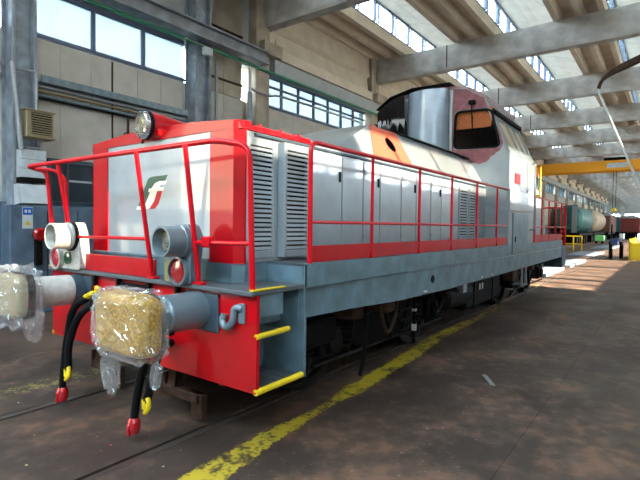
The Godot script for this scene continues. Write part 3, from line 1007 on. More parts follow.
func loco_hood(L):
	var zf = -.20
	# body: section extruded, front corners chamfered by a nose piece
	var sec = [Vector2(-1.07, 1.34), Vector2(1.07, 1.34), Vector2(1.07, 2.35), Vector2(1.04, 2.40), Vector2(.96, 2.425), Vector2(.5, 2.46), Vector2(0, 2.47), Vector2(-.5, 2.46), Vector2(-.96, 2.425), Vector2(-1.04, 2.40), Vector2(-1.07, 2.35)]
	var hood = obj("front_hood", exz(sf(), sec, zf - .07, -6.15), M.hood, L)
	# plinth
	obj("plinth", exy(sf(), [Vector2(-1.07, zf - .07), Vector2(-1.0, zf), Vector2(1.0, zf), Vector2(1.07, zf - .07), Vector2(1.07, -.9), Vector2(-1.07, -.9)], 1.186, 1.335), M.frame, hood)
	# front: red corner posts, red head band, grey centre panel
	for s in [-1, 1]:
		var cp = sf()
		var pl = [Vector2(s * .75, zf - .08), Vector2(s * .75, zf + .004), Vector2(s * 1.015, zf + .004), Vector2(s * 1.078, zf - .055), Vector2(s * 1.078, zf - .075), Vector2(s * .9, zf - .08)]
		exy(cp, pl, 1.335, 2.375)
		obj("corner_post", cp, M.red, hood)
	var hb = sf()
	exy(hb, [Vector2(-1.015, zf + .006), Vector2(1.015, zf + .006), Vector2(1.08, zf - .055), Vector2(1.08, zf - .12), Vector2(-1.08, zf - .12), Vector2(-1.08, zf - .055)], 2.365, 2.425)
	obj("head_band", hb, M.red, hood)
	obj("centre_panel", nb(-.75, 1.335, zf - .09, .75, 2.37, zf - .004, .003), M.hood, hood)
	obj("front_sill", nb(-1.0, 1.335, zf - .01, .74, 1.36, zf + .012, .004), M.frame, hood)
	# red roof cap over the nose, with bolts
	var rc = sf()
	exz(rc, [Vector2(-1.08, 2.362), Vector2(1.08, 2.362), Vector2(1.05, 2.41), Vector2(.965, 2.437), Vector2(.5, 2.472), Vector2(0, 2.482), Vector2(-.5, 2.472), Vector2(-.965, 2.437), Vector2(-1.05, 2.41)], zf - .02, -1.10)
	obj("roof_cap", rc, M.red, hood)
	for x in [-.92, .92]:
		obj("lifting_bolt", cyl(sf(), Vector3(x, 2.43, zf - .12), Vector3(x, 2.46, zf - .12), .02, 8), M.red, hood)
	for z in [-.5, -.75, -1.0]:
		obj("lifting_bolt", cyl(sf(), Vector3(1.0, 2.41, z), Vector3(1.0, 2.445, z), .014, 8), M.red, hood)
	# rain gutter
	for s in [-1, 1]:
		obj("gutter", nb(s * 1.068, 2.325, -6.1, s * 1.092, 2.348, -.36, .004), M.frame_dark, hood)
	# emblem on the nose: green and red panels with a pale italic f between
	var lz = zf - .004
	emblem(hood, Vector3(0, 0, lz))
	# louvred cabinets and doors on both sides
	for s in [-1, 1]:
		louvre(hood, s, -.275, -.60, 1.37, 2.31, 0.0, 22)
		louvre(hood, s, -.64, -.99, 1.37, 2.31, .06, 22)
		var seams = [-1.04, -1.58, -1.98, -2.34, -2.86, -3.28, -3.74, -4.10, -4.78]
		for i in seams.size() - 1:
			var dr = nb(s * 1.066, 1.37, seams[i + 1] + .008, s * 1.084, 2.31, seams[i] - .008, .006)
			var d = obj("door", dr, M.hood, hood)
			if i % 2 == 0:
				var z = seams[i + 1] + .05
				obj("door_handle", nb(s * 1.084, 2.06, z - .012, s * 1.10, 2.16, z + .012, .004), M.black, hood)
				for y in [1.50, 2.18]:
					obj("hinge", nb(s * 1.083, y, seams[i] - .04, s * 1.093, y + .05, seams[i] - .012, .003), M.galv, hood)
		louvre(hood, s, -4.82, -5.22, 1.42, 2.26, .0, 16)
		louvre(hood, s, -5.26, -5.62, 1.42, 2.26, .0, 16)
	# raised rear section with chamfered shoulders
	var ra = sf()
	var x0 = 1.02; var x1 = .76; var y0 = 2.41; var y1 = 2.85
	var za = -1.55; var zb = -2.62; var zc = -6.15
	quad(ra, Vector3(-x0, y0, za), Vector3(x0, y0, za), Vector3(x1, y1, zb), Vector3(-x1, y1, zb))
	quad(ra, Vector3(-x1, y1, zb), Vector3(x1, y1, zb), Vector3(x1, y1, zc), Vector3(-x1, y1, zc))
	quad(ra, Vector3(x0, y0, -3.28), Vector3(x0, y0, zc), Vector3(x1, y1, zc), Vector3(x1, y1, -3.28))
	quad(ra, Vector3(-x1, y1, zb), Vector3(-x1, y1, zc), Vector3(-x0, y0, zc), Vector3(-x0, y0, -2.3))
	tri(ra, Vector3(-x0, y0, za), Vector3(-x1, y1, zb), Vector3(-x0, y0, -2.3))
	tri(ra, Vector3(x0, y0, za), Vector3(x0, y0, -2.3), Vector3(x1, y1, zb))
	var rs = obj("raised_roof", ra, M.hood, hood)
	# orange primed panel with round outlet
	var ux = Vector3(0, 0, -1)
	var uy = Vector3(x1 - x0, y1 - y0, 0).normalized()
	var hgt = Vector2(x1 - x0, y1 - y0).length()
	var op = sf()
	var nrm = ux.cross(uy).normalized()
	sheet(op, [Vector2(2.30, 0), Vector2(3.30, 0), Vector2(3.30, hgt), Vector2(2.62, hgt)], [circle2(Vector2(2.93, hgt * .52), .105, 22)], Vector3(x0, y0, 0), ux, uy, nrm * .004, .06)
	obj("orange_panel", op, M.orange, hood)
	var ring = Vector3(x0, y0, 0) + ux * 2.93 + uy * hgt * .52
	obj("outlet_pipe", lathe(sf(), [[.105, .006], [.105, -.25], [0, -.25]], ring, nrm, 22), M.black, hood)
	obj("joint_bar", nb(.73, 2.85, -6.1, .79, 2.872, -3.4, .004), M.black, hood)
	# headlight on the nose
	var c = Vector3(-.02, 2.49, -.14)
	var hl = obj("headlight", lathe(sf(), [[.118, 0], [.122, -.04], [.12, -.10], [.10, -.25], [.05, -.48], [0, -.50]], c, Vector3(-.12, 0, 1), 28), M.red, L)
	obj("headlight_base", nb(-.12, 2.38, -.40, .14, 2.46, -.16, .02), M.red, hl)
	obj("bezel", lathe(sf(), [[.116, -.01], [.122, .02], [.118, .05], [.104, .056], [.098, .02]], c, Vector3(-.12, 0, 1), 28), M.chrome, hl)
	obj("rubber_seal", lathe(sf(), [[.122, -.02], [.129, -.01], [.129, .012], [.122, .02]], c, Vector3(-.12, 0, 1), 28), M.rubber, hl)
	obj("reflector", lathe(sf(), [[.098, .04], [.08, -.01], [.04, -.05], [0, -.06]], c, Vector3(-.12, 0, 1), 24), M.reflector, hl)
	obj("bulb", lathe(sf(), [[0, -.06], [.02, -.04], [.02, -.01], [0, .0]], c, Vector3(-.12, 0, 1), 10), M.heater, hl)
	obj("lens", lathe(sf(), [[.10, .04], [.06, .05], [0, .055]], c, Vector3(-.12, 0, 1), 24), M.lamp_glass, hl)
	obj("cable", tube(sf(), curve([Vector3(-.08, 2.44, -.19), Vector3(-.13, 2.40, -.19), Vector3(-.17, 2.36, -.195)]), .01, 6), M.rubber, hl)

func emblem(hood, o):
	var P = func(arr):
		var r = []
		for a in arr: r.append(Vector2(a[0], a[1]))
		return r
	# coordinates measured on the nose panel
	var green = P.call([[-.25, 1.78], [-.18, 1.89], [-.09, 2.03], [-.06, 2.045], [-.03, 2.05], [.20, 2.055], [.15, 1.99], [.06, 1.98], [-.02, 1.95], [-.08, 1.84], [-.14, 1.77]])
	var redp = P.call([[-.07, 1.765], [-.01, 1.82], [.05, 1.925], [.125, 1.925], [.07, 1.81], [.01, 1.765]])
	var white = P.call([[-.27, 1.76], [-.25, 1.79], [-.17, 1.79], [-.12, 1.815], [-.055, 1.915], [-.085, 1.915], [-.07, 1.945], [-.035, 1.947], [.02, 1.99], [.08, 2.005], [.185, 2.005], [.165, 1.975], [.10, 1.972], [.07, 1.95], [.14, 1.95], [.125, 1.92], [.05, 1.92], [0, 1.83], [-.06, 1.775], [-.14, 1.76]])
	var g = sf(); extrude(g, green, o, Vector3.RIGHT, Vector3.UP, Vector3(0, 0, .002))
	obj("emblem", g, M.logo_green, hood)
	var r = sf(); extrude(r, redp, o, Vector3.RIGHT, Vector3.UP, Vector3(0, 0, .003))
	obj("emblem", r, M.red, hood)
	var w = sf(); extrude(w, white, o, Vector3.RIGHT, Vector3.UP, Vector3(0, 0, .004))
	obj("emblem", w, M.logo_white, hood)

func louvre(hood, s, za, zb, y0, y1, out, n):
	# frame with open slots and tilted slats
	var x0 = 1.07
	var x1 = 1.085 + out
	var st = sf()
	var b = .038
	bx(st, s * x0, y0, zb, s * x1, y1, zb + b, .004)
	bx(st, s * x0, y0, za - b, s * x1, y1, za, .004)
	bx(st, s * x0, y0, zb + b, s * x1, y0 + .06, za - b, .004)
	bx(st, s * x0, y1 - .06, zb + b, s * x1, y1, za - b, .004)
	obj("louvre_frame", st, M.hood, hood)
	obj("louvre_backing", nb(s * (x1 - .045 if out > .04 else x0 - .002), y0 + .06, zb + b, s * (x1 - .04 if out > .04 else x0 + .002), y1 - .06, za - b), M.black, hood)
	var h = (y1 - y0 - .12) / n
	var sl = sf()
	box(sl, Vector3.ZERO, Vector3(.006, h * .70, za - zb - 2 * b), 0.0, Basis(Vector3(0, 0, 1), s * .45))
	var mesh = sl.commit()
	for k in n:
		var o = obj("slat", mesh, M.hood, hood)
		o.position = Vector3(s * (x1 - .012 + .002), y0 + .06 + h * (k + .45), (za + zb) * .5)

func loco_cab(L):
	var zf = -6.15
	var zr = -8.05
	# silhouette of the end walls
	var out = [Vector2(-1.46, 1.34), Vector2(1.46, 1.34), Vector2(1.46, 2.94), Vector2(1.01, 3.93), Vector2(.72, 4.10), Vector2(.3, 4.18), Vector2(-.3, 4.18), Vector2(-.72, 4.10), Vector2(-1.01, 3.93), Vector2(-1.46, 2.94)]
	var win = round_poly([Vector2(.47, 3.07), Vector2(1.30, 3.04), Vector2(1.13, 3.71), Vector2(.50, 3.73)], .10)
	var winl = []
	for p in win: winl.append(Vector2(-p.x, p.y))
	var cab = null
	for e in [[zf, .05], [zr, -.05]]:
		var st = sf()
		sheet(st, out, [win, winl], Vector3(0, 0, e[0] - e[1]), Vector3.RIGHT, Vector3.UP, Vector3(0, 0, e[1]), .07)
		if cab == null:
			cab = obj("cab", st, M.hood, L)
		else:
			obj("rear_wall", st, M.hood, cab)
		for s in [-1, 1]:
			var gk = sf()
			var loop = []
			for p in win: loop.append(Vector3(p.x * s, p.y, e[0] + .004))
			loop.append(loop[0])
			tube(gk, loop, .022, 6)
			obj("window_seal", gk, M.rubber, cab)
			var gp = sf()
			extrude(gp, win if s > 0 else winl, Vector3(0, 0, e[0] - e[1] * .6), Vector3.RIGHT, Vector3.UP, Vector3(0, 0, .006))
			obj("windscreen", gp, M.windscreen, cab)
	# sides: lower vertical walls, upper sloping walls with three windows
	for s in [-1, 1]:
		obj("side_wall", nb(s * 1.41, 1.34, zr, s * 1.46, 2.94, zf, .006), M.hood, cab)
		var uy = Vector3(s * (1.01 - 1.46), 3.93 - 2.94, 0).normalized()
		var ht = Vector2(.45, .99).length()
		var ux = Vector3(0, 0, -1)
		var n = Vector3(s * .99, .45, 0).normalized()
		var up = sf()
		var holes = []
		for q in [[6.42, 6.96], [7.02, 7.40], [7.46, 7.86]]:
			holes.append(round_poly([Vector2(q[0], .16), Vector2(q[1], .16), Vector2(q[1], .70), Vector2(q[0], .70)], .04, 2))
		sheet(up, [Vector2(-zf, 0), Vector2(-zr, 0), Vector2(-zr, ht), Vector2(-zf, ht)], holes, Vector3(s * 1.46, 2.94, 0) - n * .04, ux, uy, n * .04, .09)
		obj("upper_side_wall", up, M.hood, cab)
		for h in holes:
			var gp = sf()
			extrude(gp, h, Vector3(s * 1.46, 2.94, 0) - n * .03, ux, uy, n * .006)
			obj("side_pane", gp, M.glass_brown, cab)
		# dark drip shield over the side windows
		var ds = sf()
		var A = Vector3(s * 1.46, 2.94, 0) + uy * .78
		quad(ds, A + ux * 6.10, A + ux * 8.10, A + ux * 8.10 + n * .06 + uy * .04, A + ux * 6.10 + n * .06 + uy * .04)
		extrude(ds, [Vector2(6.25, .76), Vector2(8.05, .76), Vector2(8.05, .84), Vector2(6.25, .84)], Vector3(s * 1.46, 2.94, 0), ux, uy, n * .05)
		obj("drip_shield", ds, M.black, cab)
		var dr = sf()
		bx(dr, s * 1.455, 1.17, -7.52, s * 1.478, 1.90, -6.42, .006)
		obj("lower_door", dr, M.frame, cab)
		obj("door_handle", nb(s * 1.478, 1.38, -6.60, s * 1.488, 1.48, -6.55, .003), M.black, cab)
		obj("cover_plate", nb(s * 1.455, 1.93, -7.30, s * 1.50, 2.30, -6.10, .008), M.hood, cab)
		obj("door_leaf", nb(s * 1.458, 1.95, -8.0, s * 1.472, 2.92, -7.40, .006), M.hood, cab)
		obj("red_plate", nb(s * 1.46, 2.43, -6.86, s * 1.475, 2.61, -6.52, .004), M.red, cab)
		obj("grab_rail", tube(sf(), rounded([Vector3(s * 1.46, 1.6, -7.72), Vector3(s * 1.54, 1.6, -7.72), Vector3(s * 1.54, 2.9, -7.72), Vector3(s * 1.46, 2.9, -7.72)], .04), .014, 6), M.galv, cab)
		obj("beacon", lathe(sf(), [[0, 0], [.05, 0], [.05, .08], [.03, .11], [0, .12]], Vector3(s * 1.38, 2.72, -8.55), Vector3.UP, 12), M.beacon, cab)
		obj("beacon_arm", nb(s * 1.0, 2.69, -8.58, s * 1.42, 2.72, -8.52), M.galv, cab)
	# roof with a visor over both ends
	var rp = [Vector2(-1.03, 3.90), Vector2(-.74, 4.09), Vector2(-.3, 4.18), Vector2(.3, 4.18), Vector2(.74, 4.09), Vector2(1.03, 3.90)]
	var top = []
	for i in range(5, -1, -1): top.append(rp[i] + Vector2(signf(rp[i].x) * .02, .05))
	var rf = sf()
	exz(rf, rp + top, -6.12, -8.12)
	obj("cab_roof", rf, M.cab_primer, cab)
	var vs = sf()
	exz(vs, [Vector2(-1.05, 3.93), Vector2(-.74, 4.13), Vector2(-.3, 4.225), Vector2(.45, 4.21), Vector2(.45, 4.235), Vector2(-.3, 4.25), Vector2(-.76, 4.15), Vector2(-1.06, 3.945)], -5.96, -6.4)
	obj("visor", vs, M.black, cab)
	# rounded exhaust fairing between the windscreens
	var fa = sf()
	var arc = []
	for k in 17:
		var a = PI * k / 16.0
		arc.append(Vector2(-.03 + .41 * cos(a), zf + .02 + .24 * sin(a)))
	exy_smooth(fa, arc, 2.80, 4.16)
	obj("exhaust_fairing", fa, M.fairing, cab)
	obj("fairing_strip", nb(.40, 2.90, zf, .44, 4.0, zf + .03, .006), M.hood, cab)
	# coat of red primer round the windscreen, with a ragged lower edge
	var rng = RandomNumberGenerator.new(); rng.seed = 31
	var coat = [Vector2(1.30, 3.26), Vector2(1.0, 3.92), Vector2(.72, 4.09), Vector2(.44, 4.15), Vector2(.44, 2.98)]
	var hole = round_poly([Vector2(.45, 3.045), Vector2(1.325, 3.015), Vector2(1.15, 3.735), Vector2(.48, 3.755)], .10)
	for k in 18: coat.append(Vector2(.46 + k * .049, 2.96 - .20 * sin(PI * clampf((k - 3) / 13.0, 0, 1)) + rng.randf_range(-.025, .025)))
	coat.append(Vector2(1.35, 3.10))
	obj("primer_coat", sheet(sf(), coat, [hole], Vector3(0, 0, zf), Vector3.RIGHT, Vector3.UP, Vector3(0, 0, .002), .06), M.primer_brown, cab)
	# wiper
	var wp = sf()
	tube(wp, [Vector3(.80, 3.86, zf + .06), Vector3(.82, 3.40, zf + .05)], .010, 6)
	tube(wp, [Vector3(.82, 3.62, zf + .05), Vector3(.825, 3.05, zf + .03)], .008, 6)
	bx(wp, .74, 3.82, zf, .86, 3.90, zf + .07, .015)
	obj("wiper", wp, M.black, cab)
	# inside: dark lining, floor, desk, orange masking sheet
	obj("cab_floor", nb(-1.40, 2.30, zr + .06, 1.40, 2.36, zf - .06), M.cab_inside, cab)
	obj("control_desk", nb(-1.2, 2.36, zf - .60, 1.2, 3.10, zf - .12, .03), M.cab_inside, cab)
	obj("driver_seat", nb(.5, 2.36, -7.4, 1.0, 3.40, -7.2, .08), M.brown, cab)
	obj("orange_blind", nb(.44, 3.42, zf - .09, 1.12, 3.78, zf - .075, .002), M.orange_paper, cab)
	obj("bulkhead", exz(sf(), [Vector2(-1.38, 2.36), Vector2(1.38, 2.36), Vector2(1.38, 2.90), Vector2(.95, 3.85), Vector2(-.95, 3.85), Vector2(-1.38, 2.90)], -7.75, -7.70), M.cab_lining, cab)

func exy_smooth(st, arc, y0, y1):
	for i in arc.size() - 1:
		var c = Vector2(-.03, -6.13)
		var a = arc[i]; var b = arc[i + 1]
		var na = Vector3((a - c).x / .41, 0, (a - c).y / .24).normalized()
		var nb2 = Vector3((b - c).x / .41, 0, (b - c).y / .24).normalized()
		var p = [Vector3(a.x, y0, a.y), Vector3(b.x, y0, b.y), Vector3(b.x, y1, b.y), Vector3(a.x, y1, a.y)]
		var n = [na, nb2, nb2, na]
		for j in [0, 1, 2, 0, 2, 3]: v3(st, p[j], n[j])

func loco_rear(L):
	var sec = [Vector2(-1.0, 1.34), Vector2(1.0, 1.34), Vector2(1.0, 2.60), Vector2(.9, 2.70), Vector2(-.9, 2.70), Vector2(-1.0, 2.60)]
	var h = obj("rear_hood", exz(sf(), sec, -8.05, -11.0), M.hood, L)
	for s in [-1, 1]:
		for i in 5:
			obj("door", nb(s * .998, 1.37, -8.65 - i * .56 + .01, s * 1.015, 2.55, -8.12 - i * .56, .006), M.hood, h)
	obj("yellow_pole", tube(sf(), [Vector3(1.35, 2.30, -9.1), Vector3(1.35, 3.0, -9.1)], .02, 8), M.yellow, h)
	obj("pole_bracket", nb(1.0, 2.34, -9.13, 1.36, 2.38, -9.07), M.yellow, h)
	var hs = obj("rear_headstock", nb(-1.40, .66, -11.92, 1.40, 1.15, -11.88), M.frame_dark, L)
	obj("rear_platform", nb(-1.46, 1.15, -11.95, 1.46, 1.185, -11.35, .006), M.tread, hs)
	for s in [-1, 1]:
		var st = sf()
		bx(st, s * 1.02, .62, -11.38, s * 1.46, 1.335, -11.35)
		bx(st, s * 1.43, .66, -11.88, s * 1.46, 1.18, -11.36)
		obj("rear_step_box", st, M.frame_dark, hs)
		obj("rear_buffer", lathe(sf(), [[0, 0], [.13, 0], [.13, .5], [.25, .52], [.25, .58], [0, .59]], Vector3(s * .875, 1.0, -11.92), Vector3(0, 0, -1), 18), M.grey_paint, hs)

func loco_side_rails(L):
	for s in [-1, 1]:
		var x = s * 1.445
		var zs = [-.60, -1.55, -2.59, -3.56, -4.54, -5.53]
		var rail = obj("side_handrail", tube(sf(), rounded([Vector3(x, 1.34, -.60), Vector3(x, 2.28, -.60), Vector3(x, 2.29, -6.12)], .09, 6), .020, 10), M.red_rail, L)
		for i in range(1, zs.size()):
			obj("post", tube(sf(), [Vector3(x, 1.34, zs[i]), Vector3(x, 2.28, zs[i])], .016, 8), M.red_rail, rail)
			obj("post_foot", nb(x - .02, 1.34, zs[i] - .04, x + .025, 1.40, zs[i] + .04, .004), M.red, rail)
		obj("mid_rail", tube(sf(), [Vector3(x, 1.66, -.60), Vector3(x, 1.67, -6.15)], .014, 8), M.red_rail, rail)
		for i in zs.size():
			var zn = zs[i + 1] if i + 1 < zs.size() else -6.15
			obj("toe_board", nb(x - .008, 1.345, zn + .02, x + .008, 1.475, zs[i] - .02, .003), M.red, rail)
		var rz = [-8.20, -8.87, -9.63, -10.48, -11.2]
		var rail2 = obj("rear_side_handrail", tube(sf(), rounded([Vector3(x, 1.34, -8.12), Vector3(x, 2.28, -8.12), Vector3(x, 2.28, -11.85), Vector3(x, 1.19, -11.85)], .09, 6), .020, 10), M.red_rail, L)
		for z in rz:
			obj("post", tube(sf(), [Vector3(x, 1.34, z), Vector3(x, 2.28, z)], .016, 8), M.red_rail, rail2)
		obj("mid_rail", tube(sf(), [Vector3(x, 1.66, -8.12), Vector3(x, 1.67, -11.85)], .014, 8), M.red_rail, rail2)
		obj("toe_board", nb(x - .008, 1.345, -11.3, x + .008, 1.50, -8.15, .003), M.red, rail2)
	# rear end rail
	var re = obj("rear_handrail", tube(sf(), rounded([Vector3(-1.4, 1.19, -11.9), Vector3(-1.4, 2.2, -11.95), Vector3(1.4, 2.2, -11.95), Vector3(1.4, 1.19, -11.9)], .1), .02, 8), M.red_rail, L)
	for xx in [-.7, 0, .7]:
		obj("post", tube(sf(), [Vector3(xx, 1.19, -11.9), Vector3(xx, 2.2, -11.95)], .016, 8), M.red_rail, re)

func loco_under(L):
	for bz in [-2.6, -9.3]:
		var fr = sf()
		for s in [-1, 1]:
			exx(fr, [Vector2(bz - 1.75, .62), Vector2(bz - 1.55, .42), Vector2(bz - .75, .42), Vector2(bz - .45, .30), Vector2(bz + .45, .30), Vector2(bz + .75, .42), Vector2(bz + 1.55, .42), Vector2(bz + 1.75, .62), Vector2(bz + 1.7, .72), Vector2(bz + .5, .74), Vector2(bz, .68), Vector2(bz - .5, .74), Vector2(bz - 1.7, .72)], s * .95, s * 1.03)
		bx(fr, -.95, .45, bz - .2, .95, .72, bz + .2)
		bx(fr, -.95, .45, bz - 1.72, .95, .65, bz - 1.62)
		bx(fr, -.95, .45, bz + 1.62, .95, .65, bz + 1.72)
		var bg = obj("bogie", fr, M.under, L)
		for az in [bz + 1.2, bz - 1.2]:
			obj("axle", cyl(sf(), Vector3(-.8, .52, az), Vector3(.8, .52, az), .08, 12), M.under2, bg)
			for s in [-1, 1]:
				obj("wheel", lathe(sf(), [[.08, -.06], [.12, -.05], [.40, -.03], [.43, -.06], [.549, -.085], [.549, -.055], [.524, -.045], [.518, .06], [.50, .065], [.44, .06], [.42, .02], [.14, .035], [.12, .09], [0, .09]], Vector3(s * .74, .522, az), Vector3(s, 0, 0), 36), M.wheel, bg)
				obj("axle_box", nb(s * .92, .38, az - .17, s * 1.12, .68, az + .17, .03), M.under2, bg)
				obj("axle_cover", cyl(sf(), Vector3(s * 1.12, .53, az), Vector3(s * 1.17, .53, az), .11, 16), M.under2, bg)
				for dz in [-.33, .33]:
					var cs = sf()
					var pts = []
					for k in 49: pts.append(Vector3(s * 1.02 + .075 * cos(k * TAU / 8), .42 + .33 * k / 48.0, az + dz + .075 * sin(k * TAU / 8)))
					tube(cs, pts, .016, 5)
					obj("coil_spring", cs, M.under, bg)
		for s in [-1, 1]:
			for q in [[bz + .55, .5], [bz - .55, .5], [bz + 1.85, .5]]:
				var br = sf()
				tube(br, [Vector3(s * .86, .95, q[0]), Vector3(s * .86, .35, q[0] + .05)], .022, 6)
				bx(br, s * .70, .38, q[0] - .05, s * .82, .66, q[0] + .07, .02)
				obj("brake_hanger", br, M.under2, bg)
			obj("brake_rod", tube(sf(), [Vector3(s * 1.10, .34, bz - 1.5), Vector3(s * 1.10, .34, bz + 1.5)], .018, 6), M.under2, bg)
			obj("damper", tube(sf(), [Vector3(s * 1.14, .86, bz + .28), Vector3(s * 1.14, .36, bz + .05)], [.03, .022], 8), M.under2, bg)
			obj("sand_pipe", tube(sf(), curve([Vector3(s * 1.16, .92, bz + .95), Vector3(s * 1.17, .70, bz + .93), Vector3(s * 1.05, .40, bz + .80), Vector3(s * .86, .12, bz + .62)]), .017, 6), M.under2, bg)
			obj("sand_pipe", tube(sf(), curve([Vector3(s * 1.16, .92, bz - .35), Vector3(s * 1.16, .72, bz - .35), Vector3(s * 1.02, .35, bz - .46), Vector3(s * .86, .12, bz - .56)]), .017, 6), M.under2, bg)
			obj("sand_box", nb(s * 1.02, .72, bz + .88, s * 1.28, .92, bz + 1.08, .02), M.rust, bg)
			obj("sand_box", nb(s * 1.02, .70, bz + .22, s * 1.28, .88, bz + .42, .02), M.rust, bg)
	# equipment between the bogies
	var tank = obj("fuel_tank", nb(-1.15, .32, -6.9, 1.15, .92, -5.0, .06), M.under, L)
	for z in [-5.4, -6.4]:
		for s in [-1, 1]: obj("tank_strap", nb(s * 1.14, .31, z - .03, s * 1.165, .93, z + .03), M.under2, tank)
	for s in [-1, 1]:
		obj("tank_label", nb(s * 1.165, .60, -5.66, s * 1.170, .70, -5.60), M.white_paint, tank)
		obj("tank_label", nb(s * 1.165, .60, -5.80, s * 1.170, .70, -5.74), M.white_paint, tank)
		var ar = obj("air_reservoir", lathe(sf(), [[0, 0], [.10, .01], [.17, .06], [.19, .12], [.19, 1.0], [.17, 1.06], [.10, 1.11], [0, 1.12]], Vector3(s * 1.12, .64, -4.98), Vector3(0, 0, 1), 18), M.under2, L)
		obj("cable_post", nb(s * 1.17, .20, -3.07, s * 1.21, .88, -3.03, .01), M.under, L)
		obj("post_band", nb(s * 1.168, .60, -3.073, s * 1.214, .63, -3.027), M.white_paint, L)
		obj("post_band", nb(s * 1.168, .36, -3.073, s * 1.214, .44, -3.027), M.white_paint, L)
		obj("junction_box", nb(s * 1.22, .70, -4.45, s * 1.36, .86, -4.30, .01), M.galv, L)
		obj("junction_box", nb(s * 1.15, .62, -7.35, s * 1.34, .88, -7.05, .02), M.rust, L)
		obj("side_ladder_step", nb(s * 1.25, .52, -7.6, s * 1.45, .55, -7.3, .006), M.tread, L)
		for z in [-7.6, -7.3]: obj("ladder_hanger", nb(s * 1.42, .52, z - .015, s * 1.45, .92, z + .015), M.galv, L)
		obj("cable", tube(sf(), curve([Vector3(s * 1.38, .86, -.75), Vector3(s * 1.38, .84, -1.1), Vector3(s * 1.38, .79, -1.35), Vector3(s * 1.38, .80, -1.6), Vector3(s * 1.38, .86, -1.95)]), .005, 6), M.under2, L)
		obj("drain_pipe", tube(sf(), curve([Vector3(s * 1.30, .88, -1.72), Vector3(s * 1.31, .60, -1.70), Vector3(s * 1.30, .30, -1.66), Vector3(s * 1.28, .17, -1.64)]), .020, 8), M.under, L)
		obj("air_hose", tube(sf(), curve([Vector3(s * 1.25, .88, -2.05), Vector3(s * 1.27, .60, -2.12), Vector3(s * 1.24, .48, -2.30), Vector3(s * 1.22, .62, -2.48), Vector3(s * 1.24, .88, -2.52)]), .02, 8), M.brown_steel, L)
		obj("air_hose", tube(sf(), curve([Vector3(s * 1.25, .88, -3.4), Vector3(s * 1.27, .64, -3.5), Vector3(s * 1.22, .5, -3.7), Vector3(s * 1.22, .66, -3.9), Vector3(s * 1.24, .88, -4.0)]), .018, 8), M.rubber, L)
		obj("battery_box", nb(s * .70, .45, -8.0, s * 1.20, .88, -7.62, .02), M.under, L)
		obj("grille_plate", nb(s * 1.0, .55, -1.35, s * 1.20, .80, -.62, .02), M.under, L)
		for k in 3: obj("step_rung", nb(s * 1.17, .40 + k * .12, -2.95, s * 1.20, .42 + k * .12, -2.66), M.under2, L)
	obj("gear_case", nb(-.6, .30, -1.9, .6, .85, -.7, .05), M.under, L)
	obj("gear_case", nb(-.6, .30, -4.5, .6, .85, -3.2, .05), M.under, L)
	obj("gear_case", nb(-.6, .30, -11.2, .6, .85, -7.6, .05), M.under, L)

# ------------------------------------------------------------------ loose things on and round the locomotive
func build_loose():
	# clear film over the buffer heads
	var P = Vector3(.93, 1.0, .62)
	var w = thing("plastic_wrap", "clear plastic bag tied over the greased buffer beside the grey marker lamp", "plastic wrap", P)
	obj("grease_layer", blob(sf(), Vector3.ZERO, Vector3(.29, .20, .085), .42, .06, 6.0, 3, 44, 24), M.grease, w)
	obj("film", blob(sf(), Vector3(0, -.005, -.01), Vector3(.305, .225, .12), .45, .13, 11.0, 6, 70, 44), M.film, w)
	for q in [[-.24, -.22, .16, .26, 11], [.27, -.22, .07, .14, 12]]:
		obj("film_tail", blob(sf(), Vector3(q[0], q[1] - q[3] * .5, -.02), Vector3(q[2] * .6, q[3] * .6, .03), .8, .35, 14.0, q[4], 30, 20), M.film, w)
	var w2 = thing("plastic_wrap", "crumpled clear plastic bag over the white buffer beside the white marker lamp", "plastic wrap", Vector3(-.875, 1.0, .60))
	obj("grease_layer", blob(sf(), Vector3(0, 0, .0), Vector3(.27, .19, .08), .5, .06, 7.0, 13, 40, 22), M.heater, w2)
	obj("film", blob(sf(), Vector3(0, -.01, -.01), Vector3(.34, .26, .15), .55, .22, 9.0, 16, 56, 34), M.film, w2)
	obj("film_tail", blob(sf(), Vector3(.20, -.24, -.08), Vector3(.12, .14, .06), .8, .4, 14.0, 17, 30, 20), M.film, w2)
	# torn masking film on the far windscreen of the cab
	var st = sf()
	var top = [Vector3(-.46, 4.16, -5.98), Vector3(-.72, 4.09, -5.97), Vector3(-.90, 3.99, -5.97), Vector3(-1.04, 3.88, -5.98)]
	var rng = RandomNumberGenerator.new(); rng.seed = 9
	for i in 3:
		for k in 6:
			var a = top[i].lerp(top[i + 1], k / 6.0)
			var b = top[i].lerp(top[i + 1], (k + 1) / 6.0)
			var la = .32 + rng.randf() * .16
			var off = Vector3(0, 0, .03 * rng.randf())
			quad(st, a + Vector3(.02, -la, .02) + off, b + Vector3(.02, -la + .04, .02) + off, b, a)
			quad(st, a + Vector3(0, 0, -.01), b + Vector3(0, 0, -.01), b + Vector3(.02, -la + .04, .01) + off, a + Vector3(.02, -la, .01) + off)
	tag(obj("masking_film", st, M.dark_film), "torn dark masking film hanging from the cab roof visor over a windscreen", "masking film")
	var st2 = sf()
	for k in 16:
		var a = Vector3(-.42 - k * .036, 3.68 + .01 * (k % 3), -5.95)
		tri(st2, a, a + Vector3(-.05, .02, 0), a + Vector3(-.02 + rng.randf() * .03, -.10 - rng.randf() * .14, .03))
	tag(obj("torn_paper_fringe", st2, M.pale_film), "pale shreds of torn masking paper below the dark film on the cab", "masking paper")
	# steel offcut on the floor
	var so = sf()
	box(so, Vector3.ZERO, Vector3(.05, .008, .36), .002, Basis(Vector3.UP, .55))
	var o = obj("steel_strip", so, M.galv)
	o.position = Vector3(2.175, .005, -2.81)
	tag(o, "small bright steel strip lying alone on the brown floor", "steel strip")

